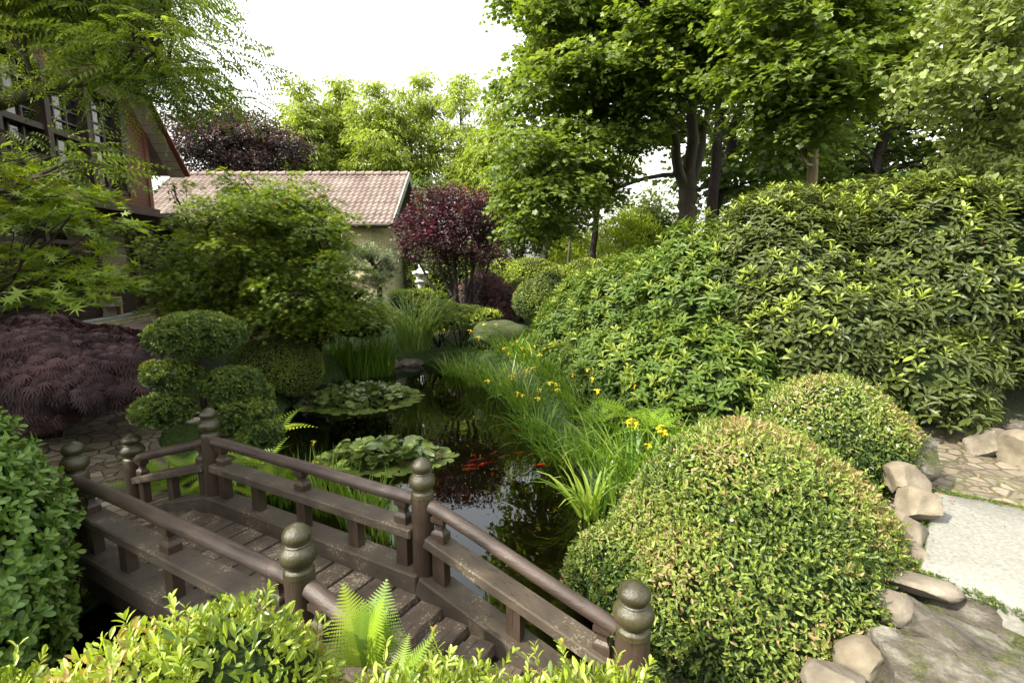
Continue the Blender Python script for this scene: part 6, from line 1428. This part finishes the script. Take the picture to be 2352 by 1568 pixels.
# koi
def koi(x, y, ang, L, mat, lab, z=-.02):
    p = atz(x, y, z); n = 11; V = []; F = []
    prof = [(-.5, .02, .02), (-.44, .055, .06), (-.32, .085, .10), (-.15, .095, .115), (.05, .08, .10), (.22, .055, .07), (.36, .028, .04), (.42, .02, .035)]
    ca, sa = math.cos(ang), math.sin(ang); t = thing('koi', lab, 'fish', p, 'koi near the lily leaves')
    def w(u, v, z_): 
        v = v+.06*math.sin(u*5); return (p[0]+L*(u*ca-v*sa), p[1]+L*(u*sa+v*ca), p[2]+L*z_*.8)
    k = 8
    for (u, hw, hh) in prof:
        for j in range(k): V.append(w(u, hw*math.cos(2*math.pi*j/k), hh*math.sin(2*math.pi*j/k)))
    F = [(i*k+j, i*k+(j+1) % k, (i+1)*k+(j+1) % k, (i+1)*k+j) for i in range(len(prof)-1) for j in range(k)]+[tuple(reversed(range(k))), tuple((len(prof)-1)*k+j for j in range(k))]
    m = MB(); m.add(V, F); m.build('body', mat, t, smooth=True)
    m = MB(); m.add([w(.40, 0, .02), w(.60, .09, .05), (w(.54, .01, .0)), w(.60, -.07, .05), w(.40, 0, -.02)], [(0, 1, 2), (0, 2, 3), (4, 2, 1), (4, 3, 2)]); m.build('tail_fin', mat, t)
    m = MB(); m.add([w(-.25, .08, -.02), w(-.12, .20, -.03), w(-.1, .08, -.02)], [(0, 1, 2)]); m.add([w(-.25, -.08, -.02), w(-.12, -.20, -.03), w(-.1, -.08, -.02)], [(0, 2, 1)]); m.build('side_fins', mat, t)
R_, O_, G_ = M['koi_red'], M['koi_orange'], M['koi_gold']
for (x, y, a, L, mt, lab) in [(1078, 1068, 3.1, .20, R_, 'red koi nearest the lily pads, lying level'), (1112, 1065, .5, .24, R_, 'long red koi pointing up right in the middle of the group'), (1090, 1056, .35, .19, R_, 'slim red koi above the level one'), (1079, 1077, 0.0, .22, O_, 'orange koi with pale head at the bottom of the group'),
    (1089, 1044, 1.6, .13, R_, 'small round red koi at the top left of the group'), (1133, 1040, .6, .15, O_, 'small orange koi above the long red one'), (1156, 1048, .5, .19, G_, 'golden koi right of the group'), (1132, 1087, 1.2, .12, O_, 'small orange koi below the long red one'),
    (1194, 1039, .1, .17, R_, 'red koi near the right bank, upper one'), (1189, 1052, 1.3, .14, R_, 'small red koi just below the upper right one'), (1222, 1040, 1.7, .11, R_, 'tiny red koi at the far right'), (1240, 1068, 3.2, .28, R_, 'large red koi at the right close to the iris leaves'), (1185, 988, .1, .18, O_, 'faint orange koi at the top near the irises'), (1250, 995, 2.7, .18, G_, 'faint golden koi under the iris leaves'), (1073, 1023, 2.0, .12, G_, 'small golden koi touching the edge of the lily pads')]:
    koi(x, y, a, L, mt, lab)
# fallen leaves and moss crumbs on the stones at the right
r = np.random.default_rng(80); n = 420; u = r.random(n); v = r.random(n); x = 3.2+u*4.2; y = 2.6+v*4.2; ok = (y > 3.9-.9*(x-3.2)) ; x, y = x[ok], y[ok]; n = len(x)
lb = LB(); lb.add('oval', np.c_[x, y, np.full(n, .80)+.02*r.random(n)], sph(n, r)*A([1, 1, .15]), A([0, 0, 1.0])+r.normal(size=(n, 3))*.3, .045*r.uniform(.5, 1.2, n), .02, r.random(n)); tag(lb.build('fallen_leaves', M['dry']), kind='stuff')
n = 1500; e = [((2.84, 3.20), (3.92, 4.38)), ((3.92, 4.38), (5.1, 3.55)), ((2.84, 3.20), (3.62, 2.0))]; k = r.integers(0, 3, n); t_ = r.random(n)**1.3; Pm = np.array([[e[i][0][0]*(1-s)+e[i][1][0]*s, e[i][0][1]*(1-s)+e[i][1][1]*s] for i, s in zip(k, t_)])+r.normal(size=(n, 2))*.02
lb = LB(); lb.add('tuft', np.c_[Pm, np.where(k == 1, .775, .70+.06*r.random(n))], sph(n, r)*.5+A([0, 0, 1]), sph(n, r), .028, .028, r.random(n)); tag(lb.build('edge_moss', M['moss']), kind='stuff')
# moss and low grass as ground cover
r = np.random.default_rng(77); n = 90000
x = np.concatenate([r.uniform(-9, -2.6, n), r.uniform(-3, 3, n//4)]); y = np.concatenate([r.uniform(2.5, 13, n), r.uniform(12.8, 19, n//4)]); s = sdist(x, y); z = gh(x, y)
def segd(x, y, pts):
    d = np.full(x.shape, 9.0)
    for i in range(len(pts)-1):
        a, b = A(pts[i], dtype=float), A(pts[i+1], dtype=float); e = b-a; t = np.clip(((x-a[0])*e[0]+(y-a[1])*e[1])/(e@e), 0, 1); d = np.minimum(d, np.hypot(x-a[0]-t*e[0], y-a[1]-t*e[1]))
    return d
pd = segd(x, y, [(-3.75, 4.4), (-4.4, 5.2), (-5.3, 6.1), (-6.0, 7.0), (-6.4, 7.9), (-6.9, 8.8), (-7.3, 9.8)])
ok = (s > .12) & (pd > .66) & ~((x < -5.5) & (y > 10.2))
x, y, z = x[ok], y[ok], z[ok]; n = len(x); lb = LB()
D = nrm(np.c_[r.normal(size=(n, 2))*.7, np.ones(n)*.8]); lb.add('tuft', np.c_[x, y, z-.005], D, sph(n, r), .035*r.uniform(.6, 1.4, n), .035, np.clip(.45+.2*r.normal(size=n), 0, 1))
tag(lb.build('moss', M['moss']), kind='stuff')
r = np.random.default_rng(81); n = 260; x = r.uniform(-4.5, 1.0, n); y = r.uniform(4.0, 13, n); ok = sdist(x, y) < -.05; x, y = x[ok], y[ok]; n = len(x); lb = LB()
lb.add('oval', np.c_[x, y, np.full(n, .003)+.002*r.random(n)], sph(n, r)*A([1, 1, 0])+1e-3, A([0, 0, 1.0])+r.normal(size=(n, 3))*.05, .035*r.uniform(.3, 1.2, n), .014, r.random(n)); tag(lb.build('floating_leaves', M['dry']), kind='stuff')
# bank plants: low leafy herbs along the right bank
r = np.random.default_rng(78); n = 16000; x = r.uniform(-2.2, 3.2, n); y = r.uniform(4.4, 14, n); s = sdist(x, y); ok = (s > -.02) & (s < 1.3) & (x > -2.0); x, y = x[ok], y[ok]; n = len(x); z = gh(x, y)
lb = LB(); lb.add('oval', np.c_[x, y, z+r.random(n)*.22], nrm(np.c_[r.normal(size=(n, 2)), r.random(n)*.8]), nrm(np.c_[r.normal(size=(n, 2))*.4, np.ones(n)]), .06*r.uniform(.6, 1.3, n), .02, r.random(n)*.8); tag(lb.build('ground_cover', M['iris']), kind='stuff')
